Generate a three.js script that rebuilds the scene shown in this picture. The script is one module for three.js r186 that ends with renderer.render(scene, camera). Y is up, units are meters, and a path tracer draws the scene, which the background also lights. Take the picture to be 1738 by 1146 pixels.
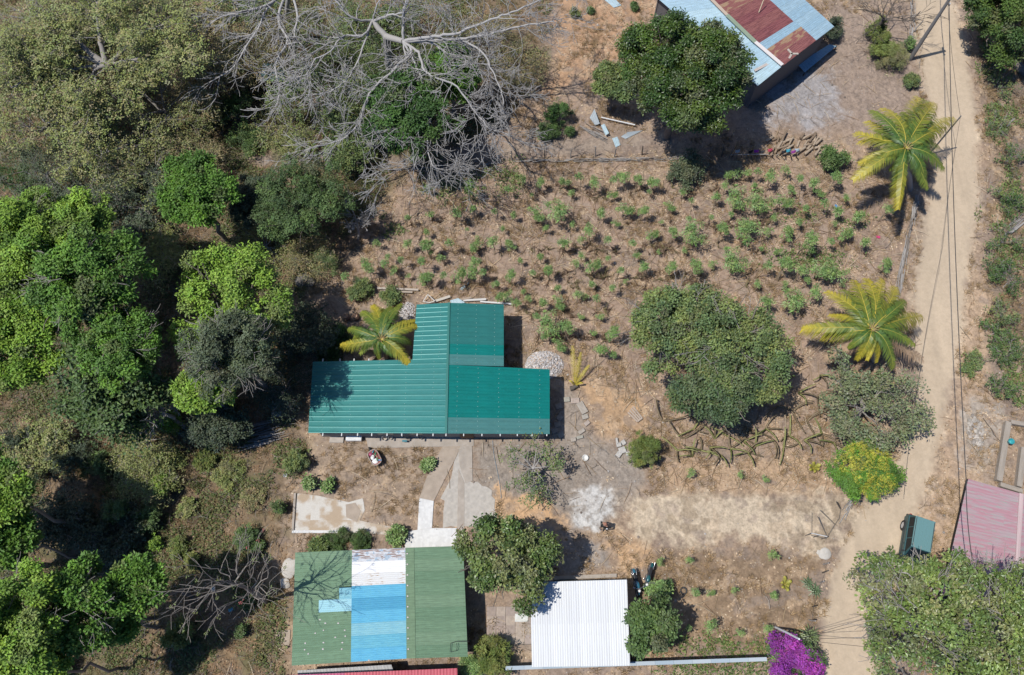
import * as THREE from 'three';
import { Sky } from 'three/addons/objects/Sky.js';
import { MarchingCubes } from 'three/addons/objects/MarchingCubes.js';
import { mergeGeometries } from 'three/addons/utils/BufferGeometryUtils.js';
import { RoundedBoxGeometry } from 'three/addons/geometries/RoundedBoxGeometry.js';

// ---------------------------------------------------------------- camera, sky, sun, exposure
const scene = new THREE.Scene();
const CAM_H = 56, TILT = 21.8 * Math.PI / 180, FOCAL = 1390, CX = 869, CY = 573;
const camera = new THREE.PerspectiveCamera(2 * Math.atan(CY / FOCAL) * 180 / Math.PI, 1738 / 1146, 0.5, 2000);
camera.position.set(0, CAM_H, 0);
camera.up.set(0, 0, -1);
camera.lookAt(0, CAM_H - Math.cos(TILT) * 10, -Math.sin(TILT) * 10);
const renderer = new THREE.WebGLRenderer({ antialias: true });
renderer.setSize(1024, 675);
renderer.toneMapping = THREE.LinearToneMapping;
renderer.toneMappingExposure = 1.0;
renderer.shadowMap.enabled = true;
const SUN_EL = 64.5 * Math.PI / 180, SUN_AZ = 16 * Math.PI / 180;
const sunDir = new THREE.Vector3(-Math.cos(SUN_EL) * Math.cos(SUN_AZ), Math.sin(SUN_EL), Math.cos(SUN_EL) * Math.sin(SUN_AZ));
const sky = new Sky();
sky.scale.setScalar(1500);
sky.name = 'sky'; sky.userData = { kind: 'structure' };
sky.material.uniforms.sunPosition.value.copy(sunDir);
sky.material.uniforms.turbidity.value = 5;
sky.material.uniforms.rayleigh.value = 0.7;
sky.material.uniforms.mieCoefficient.value = 0.004;
scene.add(sky);
scene.environmentIntensity = 0.125;
const sun = new THREE.DirectionalLight(new THREE.Color(1.0, 0.95, 0.87), 4.35);
sun.name = 'sun';
sun.position.set(sunDir.x * 150, sunDir.y * 150, sunDir.z * 150 - 22);
sun.target.position.set(0, 0, -22);
sun.castShadow = true; sun.shadow.mapSize.set(4096, 4096);
Object.assign(sun.shadow.camera, { left: -60, right: 60, top: 50, bottom: -50, near: 10, far: 300 });
scene.add(sun, sun.target);

// ---------------------------------------------------------------- helpers
const V = (x, y, z) => new THREE.Vector3(x, y, z);
function mulberry(a) { return () => { a |= 0; a = a + 0x6D2B79F5 | 0; let t = Math.imul(a ^ a >>> 15, 1 | a); t = t + Math.imul(t ^ t >>> 7, 61 | t) ^ t; return ((t ^ t >>> 14) >>> 0) / 4294967296; }; }
let R = mulberry(20240611);
const rr = (a, b) => a + (b - a) * R();
const pick = a => a[Math.floor(R() * a.length)];
const clamp = (x, a = 0, b = 1) => Math.min(b, Math.max(a, x));
const sstep = (a, b, x) => { const t = clamp((x - a) / (b - a)); return t * t * (3 - 2 * t); };
// real position at height y of a point measured on the photograph
const fw = V(0, -Math.cos(TILT), -Math.sin(TILT)), upv = V(0, Math.sin(TILT), -Math.cos(TILT));
function P(px, py, y = 0) {
  const d = fw.clone().multiplyScalar(FOCAL).addScaledVector(upv, CY - py); d.x += px - CX;
  return d.multiplyScalar((y - CAM_H) / d.y).add(V(0, CAM_H, 0));
}
// pixels of the photograph per metre at a place
const ppm = (px, py, y = 0) => 20 / Math.max(.001, P(px + 20, py, y).distanceTo(P(px, py, y)));
// value noise
const PERM = new Float32Array(65536); { const q = mulberry(7); for (let i = 0; i < 65536; i++) PERM[i] = q(); }
function vn(x, y) {
  const xi = Math.floor(x), yi = Math.floor(y), fx = x - xi, fy = y - yi;
  const u = fx * fx * (3 - 2 * fx), v = fy * fy * (3 - 2 * fy);
  const h = (a, b) => PERM[((a & 255) * 256 + (b & 255))];
  return (h(xi, yi) * (1 - u) + h(xi + 1, yi) * u) * (1 - v) + (h(xi, yi + 1) * (1 - u) + h(xi + 1, yi + 1) * u) * v;
}
function fbm(x, y, o = 4) { let s = 0, a = .5, t = 0; for (let i = 0; i < o; i++) { s += a * vn(x, y); t += a; x = x * 2.03 + 17.3; y = y * 2.03 + 5.1; a *= .5; } return s / t; }
// naming and tagging
const used = {};
function numbered(n) { const k = used[n] || 0; used[n] = k + 1; return k ? n + '_' + String(k).padStart(3, '0') : n; }
function tag(o, label, category, group, kind) {
  if (label) o.userData.label = label;
  if (category) o.userData.category = category;
  if (group) o.userData.group = group;
  if (kind) o.userData.kind = kind;
  return o;
}
function shade(o) { o.castShadow = true; o.receiveShadow = true; return o; }
function thing(name, label, category, pos = V(0, 0, 0), turn = 0, group) {
  const o = new THREE.Group(); o.name = numbered(name); scene.add(o);
  o.position.copy(pos); o.rotation.y = turn;
  return tag(o, label, category, group);
}
function part(name, geo, mat, parent, kind) {
  const m = shade(new THREE.Mesh(geo, mat)); m.name = name; parent.add(m);
  if (kind) m.userData.kind = kind;
  return m;
}
function single(name, geo, mat, label, category, group, pos, turn = 0) {
  const m = shade(new THREE.Mesh(geo, mat)); m.name = numbered(name); scene.add(m);
  if (pos) m.position.copy(pos); m.rotation.y = turn;
  return tag(m, label, category, group);
}
function struct(name, geo, mat) { const m = shade(new THREE.Mesh(geo, mat)); m.name = numbered(name); m.userData.kind = 'structure'; scene.add(m); return m; }
// growing geometry buffer
class Buf {
  constructor() { this.p = []; this.n = []; this.i = []; this.c = null; this.uv = []; }
  get count() { return this.p.length / 3; }
  tri(a, b, c) { const n = V().crossVectors(b.clone().sub(a), c.clone().sub(a)).normalize(), k = this.count; for (const v of [a, b, c]) { this.p.push(v.x, v.y, v.z); this.n.push(n.x, n.y, n.z); this.uv.push(v.x, v.z); } this.i.push(k, k + 1, k + 2); return this; }
  quad(a, b, c, d) { this.tri(a, b, c); this.tri(a, c, d); return this; }
  col(r, g, b) { if (!this.c) this.c = []; while (this.c.length < this.p.length) this.c.push(r, g, b); return this; }
  tube(pts, rad, sides = 5, cap = true) {
    const k0 = this.count; let side = null;
    for (let j = 0; j < pts.length; j++) {
      const t = V().subVectors(pts[Math.min(j + 1, pts.length - 1)], pts[Math.max(j - 1, 0)]).normalize();
      if (!side) side = Math.abs(t.y) < .9 ? V(0, 1, 0).cross(t).normalize() : V(1, 0, 0).cross(t).normalize();
      else side.addScaledVector(t, -side.dot(t)).normalize();
      const bi = V().crossVectors(t, side), r = Array.isArray(rad) ? rad[j] : rad;
      for (let s = 0; s < sides; s++) {
        const a = s / sides * Math.PI * 2, ca = Math.cos(a), sa = Math.sin(a);
        const nx = side.x * ca + bi.x * sa, ny = side.y * ca + bi.y * sa, nz = side.z * ca + bi.z * sa;
        this.p.push(pts[j].x + nx * r, pts[j].y + ny * r, pts[j].z + nz * r); this.n.push(nx, ny, nz); this.uv.push(s / sides, j);
      }
    }
    for (let j = 0; j < pts.length - 1; j++) for (let s = 0; s < sides; s++) {
      const a = k0 + j * sides + s, b = k0 + j * sides + (s + 1) % sides;
      this.i.push(a, b, a + sides, b, b + sides, a + sides);
    }
    if (cap) for (const [j, sg] of [[0, -1], [pts.length - 1, 1]]) {
      const t = V().subVectors(pts[Math.min(j + 1, pts.length - 1)], pts[Math.max(j - 1, 0)]).normalize().multiplyScalar(sg), k = this.count;
      for (let s = 0; s < sides; s++) { const q = (k0 + j * sides + s) * 3; this.p.push(this.p[q], this.p[q + 1], this.p[q + 2]); this.n.push(t.x, t.y, t.z); this.uv.push(0, 0); }
      for (let s = 1; s < sides - 1; s++) sg > 0 ? this.i.push(k, k + s, k + s + 1) : this.i.push(k, k + s + 1, k + s);
    }
    return this;
  }
  box(cx, cy, cz, sx, sy, sz, turn = 0) {
    const c = Math.cos(turn), s = Math.sin(turn), q = [];
    for (const [x, y, z] of [[-1, -1, -1], [1, -1, -1], [1, -1, 1], [-1, -1, 1], [-1, 1, -1], [1, 1, -1], [1, 1, 1], [-1, 1, 1]]) { const lx = x * sx / 2, lz = z * sz / 2; q.push(V(cx + lx * c + lz * s, cy + y * sy / 2, cz - lx * s + lz * c)); }
    this.quad(q[4], q[7], q[6], q[5]); this.quad(q[0], q[1], q[2], q[3]);
    this.quad(q[3], q[2], q[6], q[7]); this.quad(q[1], q[0], q[4], q[5]); this.quad(q[2], q[1], q[5], q[6]); this.quad(q[0], q[3], q[7], q[4]);
    return this;
  }
  geo() {
    const g = new THREE.BufferGeometry();
    g.setAttribute('position', new THREE.Float32BufferAttribute(this.p, 3));
    g.setAttribute('normal', new THREE.Float32BufferAttribute(this.n, 3));
    g.setAttribute('uv', new THREE.Float32BufferAttribute(this.uv, 2));
    if (this.c) g.setAttribute('color', new THREE.Float32BufferAttribute(this.c, 3));
    g.setIndex(this.i); return g;
  }
}
const lerp3 = (a, b, t) => [a[0] + (b[0] - a[0]) * t, a[1] + (b[1] - a[1]) * t, a[2] + (b[2] - a[2]) * t];
// procedural textures
function tex(w, h, fn, srgb = true, wrap = true) {
  const d = new Uint8Array(w * h * 4);
  const enc = c => Math.round(255 * (c <= .0031308 ? 12.92 * c : 1.055 * Math.pow(clamp(c), 1 / 2.4) - .055));
  for (let y = 0; y < h; y++) for (let x = 0; x < w; x++) { const c = fn(x, y), k = (y * w + x) * 4; for (let j = 0; j < 3; j++) d[k + j] = srgb ? enc(Math.max(0, c[j])) : Math.round(255 * clamp(c[j])); d[k + 3] = 255; }
  const t = new THREE.DataTexture(d, w, h);
  t.magFilter = THREE.LinearFilter; t.minFilter = THREE.LinearMipmapLinearFilter; t.generateMipmaps = true;
  if (srgb) t.colorSpace = THREE.SRGBColorSpace;
  if (wrap) t.wrapS = t.wrapT = THREE.RepeatWrapping;
  t.needsUpdate = true; return t;
}
const rep = (t, x, y) => { const c = t.clone(); c.repeat.set(x, y); c.needsUpdate = true; return c; };
const std = (r, g, b, rough = .9, metal = 0, extra = {}) => new THREE.MeshStandardMaterial({ color: new THREE.Color().setRGB(r, g, b), roughness: rough, metalness: metal, side: THREE.DoubleSide, ...extra });
const blotch = (lo, hi, sx, sy, seed) => tex(512, 512, (x, y) => { const n = fbm(x * sx + seed, y * sy + seed * 3, 5), v = lo + (hi - lo) * sstep(.25, .75, n); return [v, v, v]; });
const T_tin = tex(512, 512, (x, y) => { const v = .78 + .26 * fbm(x * .006 + 31, y * .03, 4) + .12 * (fbm(x * .05, y * .05 + 7, 3) - .5), d = sstep(.62, .74, fbm(x * .02 + 90, y * .02, 4)) * .3; return lerp3([v, v, v], [1.25, 1.02, .95], d); }), T_pale = blotch(.86, 1.0, .02, .02, 23), T_streak2 = blotch(.92, 1.0, .003, .05, 15), M_darkB = std(.03, .03, .03);
const T_conc = tex(512, 512, (x, y) => { const v = .70 + .34 * fbm(x * .012 + 3, y * .012 + 9, 6) + .10 * (vn(x * .5, y * .5) - .5); return [v, v * .99, v * .975]; }), T_fine = blotch(.7, 1.0, .11, .11, 9), T_streak = tex(512, 512, (x, y) => { const v = .66 + .40 * fbm(x * .010 + 5, y * .10 + 15, 5) + .14 * (fbm(x * .03, y * .03 + 3, 3) - .5); return [v, v, v]; });
const roofs = [];                                                    // outlines of houses: nothing grows inside

// ---------------------------------------------------------------- the ground
const GX0 = -50, GZ0 = -60, GW = 100, GD = 66, CELL = .25, NX = GW / CELL + 1, NZ = GD / CELL + 1;
const poly = a => { const o = []; for (let i = 0; i < a.length; i += 2) { const p = P(a[i], a[i + 1]); o.push([p.x, p.z]); } return o; };
function sdf(pg) {                                                   // metres inside (+) or outside (-) of an outline, on a grid
  const g = new Float32Array(NX * NZ), n = pg.length;
  for (let j = 0; j < NZ; j++) for (let i = 0; i < NX; i++) {
    const x = GX0 + i * CELL, z = GZ0 + j * CELL; let d = 1e9, ins = false;
    for (let a = 0, b = n - 1; a < n; b = a++) {
      const [ax, az] = pg[a], [bx, bz] = pg[b], ex = bx - ax, ez = bz - az;
      const t = clamp(((x - ax) * ex + (z - az) * ez) / (ex * ex + ez * ez + 1e-9)), qx = x - ax - ex * t, qz = z - az - ez * t;
      d = Math.min(d, qx * qx + qz * qz);
      if ((az > z) !== (bz > z) && x < (bx - ax) * (z - az) / (bz - az) + ax) ins = !ins;
    }
    g[j * NX + i] = (ins ? 1 : -1) * Math.sqrt(d);
  }
  return g;
}
function sample(g, x, z) {
  const u = clamp((x - GX0) / CELL, 0, NX - 1.001), v = clamp((z - GZ0) / CELL, 0, NZ - 1.001), i = Math.floor(u), j = Math.floor(v), f = u - i, h = v - j, k = j * NX + i;
  return (g[k] * (1 - f) + g[k + 1] * f) * (1 - h) + (g[k + NX] * (1 - f) + g[k + NX + 1] * f) * h;
}
const ROAD = [1548, -60, 1552, 40, 1562, 110, 1574, 180, 1580, 250, 1576, 330, 1562, 400, 1550, 470, 1545, 560, 1556, 640, 1548, 700, 1524, 760, 1505, 820, 1462, 868, 1432, 920, 1408, 990, 1392, 1060, 1378, 1160, 1484, 1160, 1504, 1060, 1532, 960, 1556, 880, 1580, 810, 1600, 740, 1619, 650, 1633, 560, 1648, 450, 1659, 380, 1663, 300, 1656, 160, 1642, 80, 1616, 0, 1606, -60];
const REG = {
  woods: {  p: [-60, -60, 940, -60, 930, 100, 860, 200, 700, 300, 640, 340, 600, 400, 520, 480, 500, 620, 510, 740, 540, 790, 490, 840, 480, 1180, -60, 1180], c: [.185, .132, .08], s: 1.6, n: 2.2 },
  eastwood: { p: [1690, -60, 1800, -60, 1800, 800, 1735, 720, 1700, 640, 1670, 560, 1690, 420, 1685, 250, 1650, 100], c: [.2, .14, .085], s: 1.2, n: 1.6 },
  sand: { p: [950, -40, 1100, -40, 1110, 60, 1050, 130, 980, 130, 920, 190, 940, 60], c: [.36, .225, .135], s: 1.2, n: 1.4 },
  topyard: { p: [1290, 130, 1430, 30, 1545, 30, 1560, 130, 1530, 210, 1440, 230, 1280, 230, 1230, 210], c: [.27, .205, .16], s: 1, n: 1 },
  gravel: { p: [1300, 150, 1400, 110, 1420, 150, 1420, 200, 1370, 215, 1310, 205], c: [.29, .27, .265], s: .9, n: 1.2 },
  path: { p: [300, 262, 540, 255, 700, 262, 900, 240, 1120, 228, 1130, 248, 900, 266, 700, 285, 540, 275, 300, 285], c: [.26, .205, .16], s: .5, n: .8 },
  field: { p: [610, 400, 700, 290, 1100, 270, 1440, 285, 1535, 340, 1530, 490, 1500, 720, 1430, 770, 1140, 770, 1040, 640, 900, 640, 880, 500, 640, 500], c: [.285, .205, .150], s: .8, n: 1 },
  yard: { p: [800, 745, 1000, 735, 1062, 755, 1095, 815, 1062, 872, 960, 885, 860, 850, 798, 830], c: [.255, .215, .178], s: .7, n: .9 },
  yard2: { p: [935, 640, 990, 680, 1000, 740, 935, 745], c: [.27, .225, .185], s: .5, n: .5 },
  south: { p: [860, 870, 960, 890, 1040, 930, 1050, 975, 880, 990, 850, 900], c: [.27, .235, .205], s: .8, n: 1.1 },
  west: { p: [520, 745, 760, 745, 740, 850, 690, 900, 500, 930, 490, 800], c: [.30, .225, .162], s: .7, n: .9 },
  tan: { p: [850, 830, 900, 840, 960, 870, 960, 900, 880, 890, 840, 870], c: [.46, .295, .165], s: .4, n: .9 },
  tan2: { p: [1040, 890, 1120, 930, 1120, 970, 1050, 975, 1030, 920], c: [.45, .295, .17], s: .6, n: .9 },
  tan3: { p: [1000, 640, 1090, 660, 1100, 740, 1020, 740, 990, 690], c: [.38, .25, .145], s: .8, n: .9 },
  southfield: { p: [1110, 930, 1390, 925, 1400, 950, 1380, 1110, 1100, 1110, 1090, 980], c: [.215, .15, .095], s: .7, n: .8 },
  strip: { p: [1150, 780, 1420, 770, 1440, 830, 1400, 850, 1160, 845, 1110, 830], c: [.36, .25, .16], s: .6, n: .7 },
  drive: { p: [1060, 850, 1200, 838, 1430, 838, 1450, 870, 1420, 935, 1250, 915, 1120, 925, 1050, 900], c: [.45, .365, .265], s: .7, n: 1.0 },
  ash: { p: [978, 840, 1010, 832, 1035, 850, 1030, 880, 1005, 898, 978, 885, 970, 860], c: [.44, .425, .40], s: .45, n: .8 },
  verge: { p: [1650, 350, 1680, 560, 1690, 800, 1640, 920, 1600, 950, 1545, 960, 1580, 830, 1620, 640], c: [.37, .265, .18], s: .5, n: .6 },
  rubble: { p: [1650, 680, 1710, 690, 1690, 800, 1650, 790, 1630, 740], c: [.32, .27, .22], s: .6, n: .9 },
  road: { p: ROAD, c: [.465, .37, .265], s: .55, n: .35 },
};
for (const k in REG) { REG[k].g = sdf(poly(REG[k].p)); }
const inside = (k, x, z) => sample(REG[k].g, x, z);
const roadCentre = REG.road.g;
const regs = Object.keys(REG);
const barren = (x, z) => Math.max(...['yard', 'gravel', 'topyard', 'yard2', 'path', 'ash', 'south'].map(k => sstep(-.6, .4, inside(k, x, z))));
function groundColour(x, z) {
  const big = fbm(x * .21 + 40, z * .21 + 40, 4), mid = fbm(x * .9 + 9, z * .9 + 70, 4), fine = fbm(x * 4.3, z * 4.3, 3), grit = vn(x * 17, z * 17);
  let c = lerp3([.30, .215, .15], [.26, .195, .15], sstep(.35, .65, big));
  for (const k of regs) {
    const r = REG[k], d = sample(r.g, x, z);
    if (d < -r.s - r.n) continue;
    const m = sstep(-r.s, r.s, d + (mid - .5) * 3.2 * r.n + (fine - .5) * r.n * .9);
    if (m > 0) c = lerp3(c, r.c, m * (k === 'ash' ? .4 + .6 * sstep(.4, .6, mid * .5 + fine * .5) : 1));
  }
  const rd = sample(roadCentre, x, z), onRoad = sstep(-.5, .6, rd), dr = sstep(-.6, .8, inside('drive', x, z));
  // dry straw and litter patches, bare grey soil patches, darker humus
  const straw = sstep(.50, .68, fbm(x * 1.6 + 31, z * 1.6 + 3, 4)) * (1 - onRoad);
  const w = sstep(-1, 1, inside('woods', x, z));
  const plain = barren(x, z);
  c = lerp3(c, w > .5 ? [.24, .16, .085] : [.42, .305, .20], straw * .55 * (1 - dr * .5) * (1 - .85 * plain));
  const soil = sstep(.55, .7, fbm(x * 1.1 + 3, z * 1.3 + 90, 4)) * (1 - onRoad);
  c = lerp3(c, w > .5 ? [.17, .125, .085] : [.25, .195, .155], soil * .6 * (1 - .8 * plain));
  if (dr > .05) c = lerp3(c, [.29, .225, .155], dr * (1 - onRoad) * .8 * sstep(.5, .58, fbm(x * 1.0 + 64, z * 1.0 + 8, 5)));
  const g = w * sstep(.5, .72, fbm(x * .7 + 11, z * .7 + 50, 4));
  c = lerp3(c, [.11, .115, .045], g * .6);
  const a = onRoad > .5 ? .13 : .46;
  let v = 1 + (grit - .5) * a + (fine - .5) * a * 1.3 + (mid - .5) * a * .7;
  if (onRoad > .3) v *= 1 + .20 * (fbm(x * 1.9, z * .14, 4) - .5) + .07 * (fbm(x * .5 + 3, z * .5, 3) - .5);
  return [c[0] * v, c[1] * v, c[2] * v];
}
const TW = 2048, TH = 1352;
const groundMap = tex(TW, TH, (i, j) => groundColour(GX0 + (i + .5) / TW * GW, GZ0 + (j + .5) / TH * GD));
const groundBump = tex(1024, 676, (i, j) => { const x = GX0 + i / 1024 * GW, z = GZ0 + j / 676 * GD, s = 1 - .85 * sstep(-.5, .5, sample(roadCentre, x, z)); const v = (.6 * fbm(x * 1.7, z * 1.7, 3) + .4 * fbm(x * 6, z * 6, 2)) * s; return [v, v, v]; }, false);
const groundMat = new THREE.MeshStandardMaterial({ map: groundMap, bumpMap: groundBump, bumpScale: .17, roughness: 1 });
function sheet(pg, y, mat, nm) {
  const s = new THREE.Shape(pg.map(([x, z]) => new THREE.Vector2(x, -z))), g = new THREE.ShapeGeometry(s);
  g.rotateX(-Math.PI / 2); g.translate(0, y, 0);
  const p = g.attributes.position, uv = g.attributes.uv;
  for (let i = 0; i < p.count; i++) uv.setXY(i, (p.getX(i) - GX0) / GW, (p.getZ(i) - GZ0) / GD);
  return struct(nm, g, mat);
}
sheet([[-800, 800], [-800, -800], [800, -800], [800, 800]], 0, groundMat, 'ground');
{ // the dirt road: wider sheet on the same soil, its worn edge is in the soil itself
  const pg = poly(ROAD), out = [];
  for (let i = 0; i < pg.length; i++) { const [ax, az] = pg[i], [bx, bz] = pg[(i + 1) % pg.length]; for (let k = 0; k < 6; k++) { const t = k / 6; out.push([ax + (bx - ax) * t + rr(-.12, .12), az + (bz - az) * t + rr(-.08, .08)]); } }
  sheet(out, .004, groundMat, 'road');
}
{ const pg = poly(REG.drive.p); sheet(pg, .008, groundMat, 'driveway'); }
{ const pg = poly(REG.path.p); sheet(pg, .004, groundMat, 'path'); }

// concrete pieces of paving: thin real slabs
const concMat = (r, g, b, sc = .5) => new THREE.MeshStandardMaterial({ color: new THREE.Color().setRGB(r, g, b), map: rep(T_conc, sc, sc), bumpMap: T_fine, bumpScale: .01, roughness: .92 });
const M_conc = concMat(.42, .37, .32), M_concPale = concMat(.475, .44, .395, .9), M_concWhite = new THREE.MeshStandardMaterial({ color: new THREE.Color().setRGB(.66, .655, .64), map: rep(T_pale, .5, .5), bumpMap: T_fine, bumpScale: .006, roughness: .9 }), M_concBrown = concMat(.41, .34, .275), M_stain = new THREE.MeshStandardMaterial({ map: rep(tex(512, 512, (x, y) => { const n = fbm(x * .011 + 60, y * .011 + 4, 6), g = vn(x * .4, y * .4); return lerp3([.54, .51, .46], [.40, .31, .22], sstep(.42, .66, n)).map(c => c * (.9 + .2 * g)); }), .22, .22), bumpMap: T_fine, bumpScale: .01, roughness: .92 });
function slabGeo(px, y0, h, bev = .015) {
  const s = new THREE.Shape(poly(px).map(([x, z]) => new THREE.Vector2(x, -z)));
  const g = new THREE.ExtrudeGeometry(s, { depth: h - bev, bevelEnabled: true, bevelSize: bev, bevelThickness: bev, bevelSegments: 1 });
  g.rotateX(-Math.PI / 2); g.translate(0, y0, 0); return g;
}
const paved = [];
const onPaving = (x, z) => paved.some(g => { let ins = false; for (let a = 0, b = g.length - 1; a < g.length; b = a++) if ((g[a][1] > z) !== (g[b][1] > z) && x < (g[b][0] - g[a][0]) * (z - g[a][1]) / (g[b][1] - g[a][1]) + g[a][0]) ins = !ins; return ins; });
const slab = (px, h, mat, nm = 'pavement') => (paved.push(poly(px)), 0) || struct(nm, slabGeo(px, 0, h), mat);
slab([620, 741, 804, 739, 804, 757, 626, 761], .06, M_conc);
slab([778, 757, 801, 757, 802, 816, 790, 820, 780, 790], .052, M_conc);
slab([752, 757, 781, 757, 776, 772, 736, 851, 712, 846, 724, 812], .055, M_concBrown, 'path');
slab([712, 846, 736, 851, 733, 897, 709, 900], .07, M_concWhite, 'path');
slab([688, 903, 709, 900, 733, 897, 775, 897, 775, 927, 688, 930], .085, M_concWhite);
slab([776, 758, 789, 758, 789, 850, 770, 858, 748, 846, 766, 812], .022, M_concPale);
slab([757, 834, 765, 822, 771, 812, 777, 800, 777, 895, 765, 893, 752, 896, 753, 868, 755, 850], .03, M_concPale);
slab([788, 820, 795, 816, 802, 819, 811, 818, 818, 825, 827, 827, 835, 833, 834, 842, 840, 848, 839, 862, 842, 874, 840, 888, 828, 892, 812, 890, 798, 894, 788, 893], .03, M_concPale);
slab([778, 797, 788, 820, 788, 908, 776, 896], .042, M_conc);
slab([504, 838, 540, 842, 592, 853, 616, 846, 619, 866, 610, 884, 640, 890, 692, 900, 688, 909, 580, 903, 498, 901], .035, M_stain);
slab([587, 857, 603, 854, 612, 868, 606, 886, 588, 878], .05, M_concBrown);
slab([497, 901, 580, 901, 580, 905, 496, 905], .14, M_concWhite, 'kerb');
slab([500, 838, 503, 838, 499, 901, 496, 901], .16, M_conc, 'kerb');
// tiled patio between the two southern houses
{
  const tiles = struct('patio', slabGeo([826, 1030, 902, 1030, 906, 1094, 828, 1096], 0, .03), concMat(.22, .18, .15));
  const ms = [concMat(.40, .32, .28), concMat(.36, .29, .25), concMat(.43, .35, .29)];
  const g = new RoundedBoxGeometry(.6, .05, .6, 1, .012);
  for (let i = 0; i < 5; i++) for (let j = 0; j < 4; j++) { const p = P(834 + i * 16.2, 1038 + j * 15.6); const t = part('tile', g, pick(ms), tiles); t.position.set(p.x, .04 + rr(0, .006), p.z); t.rotation.y = rr(-.02, .02); }
}

// ---------------------------------------------------------------- buildings
// one corrugated sheet: u runs across the ribs, v along them
function sheetGeo(a, b, c, d, pitch, amp, shape, lift = 0) {             // a-b across, a-d along
  const W = (a.distanceTo(b) + d.distanceTo(c)) / 2, L = (a.distanceTo(d) + b.distanceTo(c)) / 2, nr = Math.max(1, Math.round(W / pitch));
  const prof = shape === 'rib' ? [[0, 0], [.34, 0], [.66, 0], [.74, .15], [.79, .5], [.83, .85], [.87, 1], [.91, .85], [.95, .5], [.98, .15], [1, 0]] : shape === 'trap' ? [[0, 0], [.62, 0], [.72, 1], [.9, 1], [1, 0]] : [[0, 0], [.17, .25], [.33, .75], [.5, 1], [.67, .75], [.83, .25], [1, 0]];
  const n = V().crossVectors(b.clone().sub(a), d.clone().sub(a)).normalize(); if (n.y < 0) n.negate();
  const us = []; for (let i = 0; i < nr; i++) for (let k = 0; k < prof.length - 1; k++) us.push([(i + prof[k][0]) / nr, prof[k][1]]); us.push([1, prof[prof.length - 1][1]]);
  const pos = [], uv = [], idx = [], nv = 4;
  for (const [u, h] of us) for (let j = 0; j <= nv; j++) { const v = j / nv, p = a.clone().lerp(b, u).lerp(d.clone().lerp(c, u), v).addScaledVector(n, h * amp + lift); pos.push(p.x, p.y, p.z); uv.push(v * L, u * W); }
  const K = nv + 1; for (let i = 0; i < us.length - 1; i++) for (let j = 0; j < nv; j++) { const q = i * K + j; idx.push(q, q + K, q + 1, q + 1, q + K, q + K + 1); }
  let g = new THREE.BufferGeometry(); g.setAttribute('position', new THREE.Float32BufferAttribute(pos, 3)); g.setAttribute('uv', new THREE.Float32BufferAttribute(uv, 2)); g.setIndex(idx);
  g = shape === 'trap' ? g.toNonIndexed() : g; g.computeVertexNormals();
  const nn = g.attributes.normal; let sy = 0; for (let i = 0; i < nn.count; i++) sy += nn.getY(i);
  if (sy < 0) { if (g.index) { const q = g.index.array; for (let i = 0; i < q.length; i += 3) [q[i], q[i + 1]] = [q[i + 1], q[i]]; } else { for (const at of ['position', 'uv']) { const A = g.attributes[at], s = A.itemSize; for (let i = 0; i < A.count; i += 3) for (let k = 0; k < s; k++) { const t = A.array[i * s + k]; A.array[i * s + k] = A.array[(i + 1) * s + k]; A.array[(i + 1) * s + k] = t; } } } g.computeVertexNormals(); }
  return g;
}
const bil = (q, u, v) => q[0].clone().lerp(q[1], u).lerp(q[3].clone().lerp(q[2], u), v);
// a part of a roof plane between fractions, as one sheet
const subSheet = (q, u0, u1, v0, v1, pitch, amp, shape, lift) => sheetGeo(bil(q, u0, v0), bil(q, u1, v0), bil(q, u1, v1), bil(q, u0, v1), pitch, amp, shape, lift);
const metal = (r, g, b, rough = .45, t = T_streak, sc = .4, extra = {}) => new THREE.MeshPhysicalMaterial({ color: new THREE.Color().setRGB(r, g, b), map: t && rep(t, sc, sc), roughness: rough, metalness: .1, side: THREE.DoubleSide, ...extra });
// walls of thickness w along an outline, up to h
function wallGeo(pts, h, w = .15, y0 = 0) {
  const b = new Buf(), n = pts.length; let ar = 0; for (let i = 0; i < n; i++) { const p = pts[i], q = pts[(i + 1) % n]; ar += p.x * q.z - q.x * p.z; }
  for (let i = 0; i < n; i++) {
    const p = pts[i], q = pts[(i + 1) % n], d = V(q.x - p.x, 0, q.z - p.z).normalize(), L = Math.hypot(q.x - p.x, q.z - p.z), nn = V(-d.z, 0, d.x).multiplyScalar(ar > 0 ? 1 : -1);
    const m = p.clone().lerp(q, .5).addScaledVector(nn, w / 2), hh = Array.isArray(h) ? (h[i] + h[(i + 1) % n]) / 2 : h;
    b.box(m.x, y0 + (hh - y0) / 2, m.z, L - (i % 2 ? 2 * w + .004 : .0), hh - y0, w, Math.atan2(-d.z, d.x));
  }
  return b.geo();
}
const flat = (p, y = 0) => V(p.x, y, p.z);
function inset(pts, m) { const c = pts.reduce((a, p) => a.add(p), V()).multiplyScalar(1 / pts.length); return pts.map(p => { const d = c.clone().sub(p); return V(p.x + Math.sign(d.x) * Math.min(m, Math.abs(d.x)), 0, p.z + Math.sign(d.z) * Math.min(m, Math.abs(d.z))); }); }
function beam(p, q, w, h) { const d = q.clone().sub(p), L = d.length(), g = new THREE.BoxGeometry(L, h, w); const m = new THREE.Matrix4().makeBasis(d.clone().normalize(), V().crossVectors(V().crossVectors(d, YUP0).normalize(), d).normalize(), V().crossVectors(d, YUP0).normalize()); g.applyMatrix4(m); g.translate((p.x + q.x) / 2, (p.y + q.y) / 2, (p.z + q.z) / 2); return g; }
const YUP0 = V(0, 1, 0);
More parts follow.
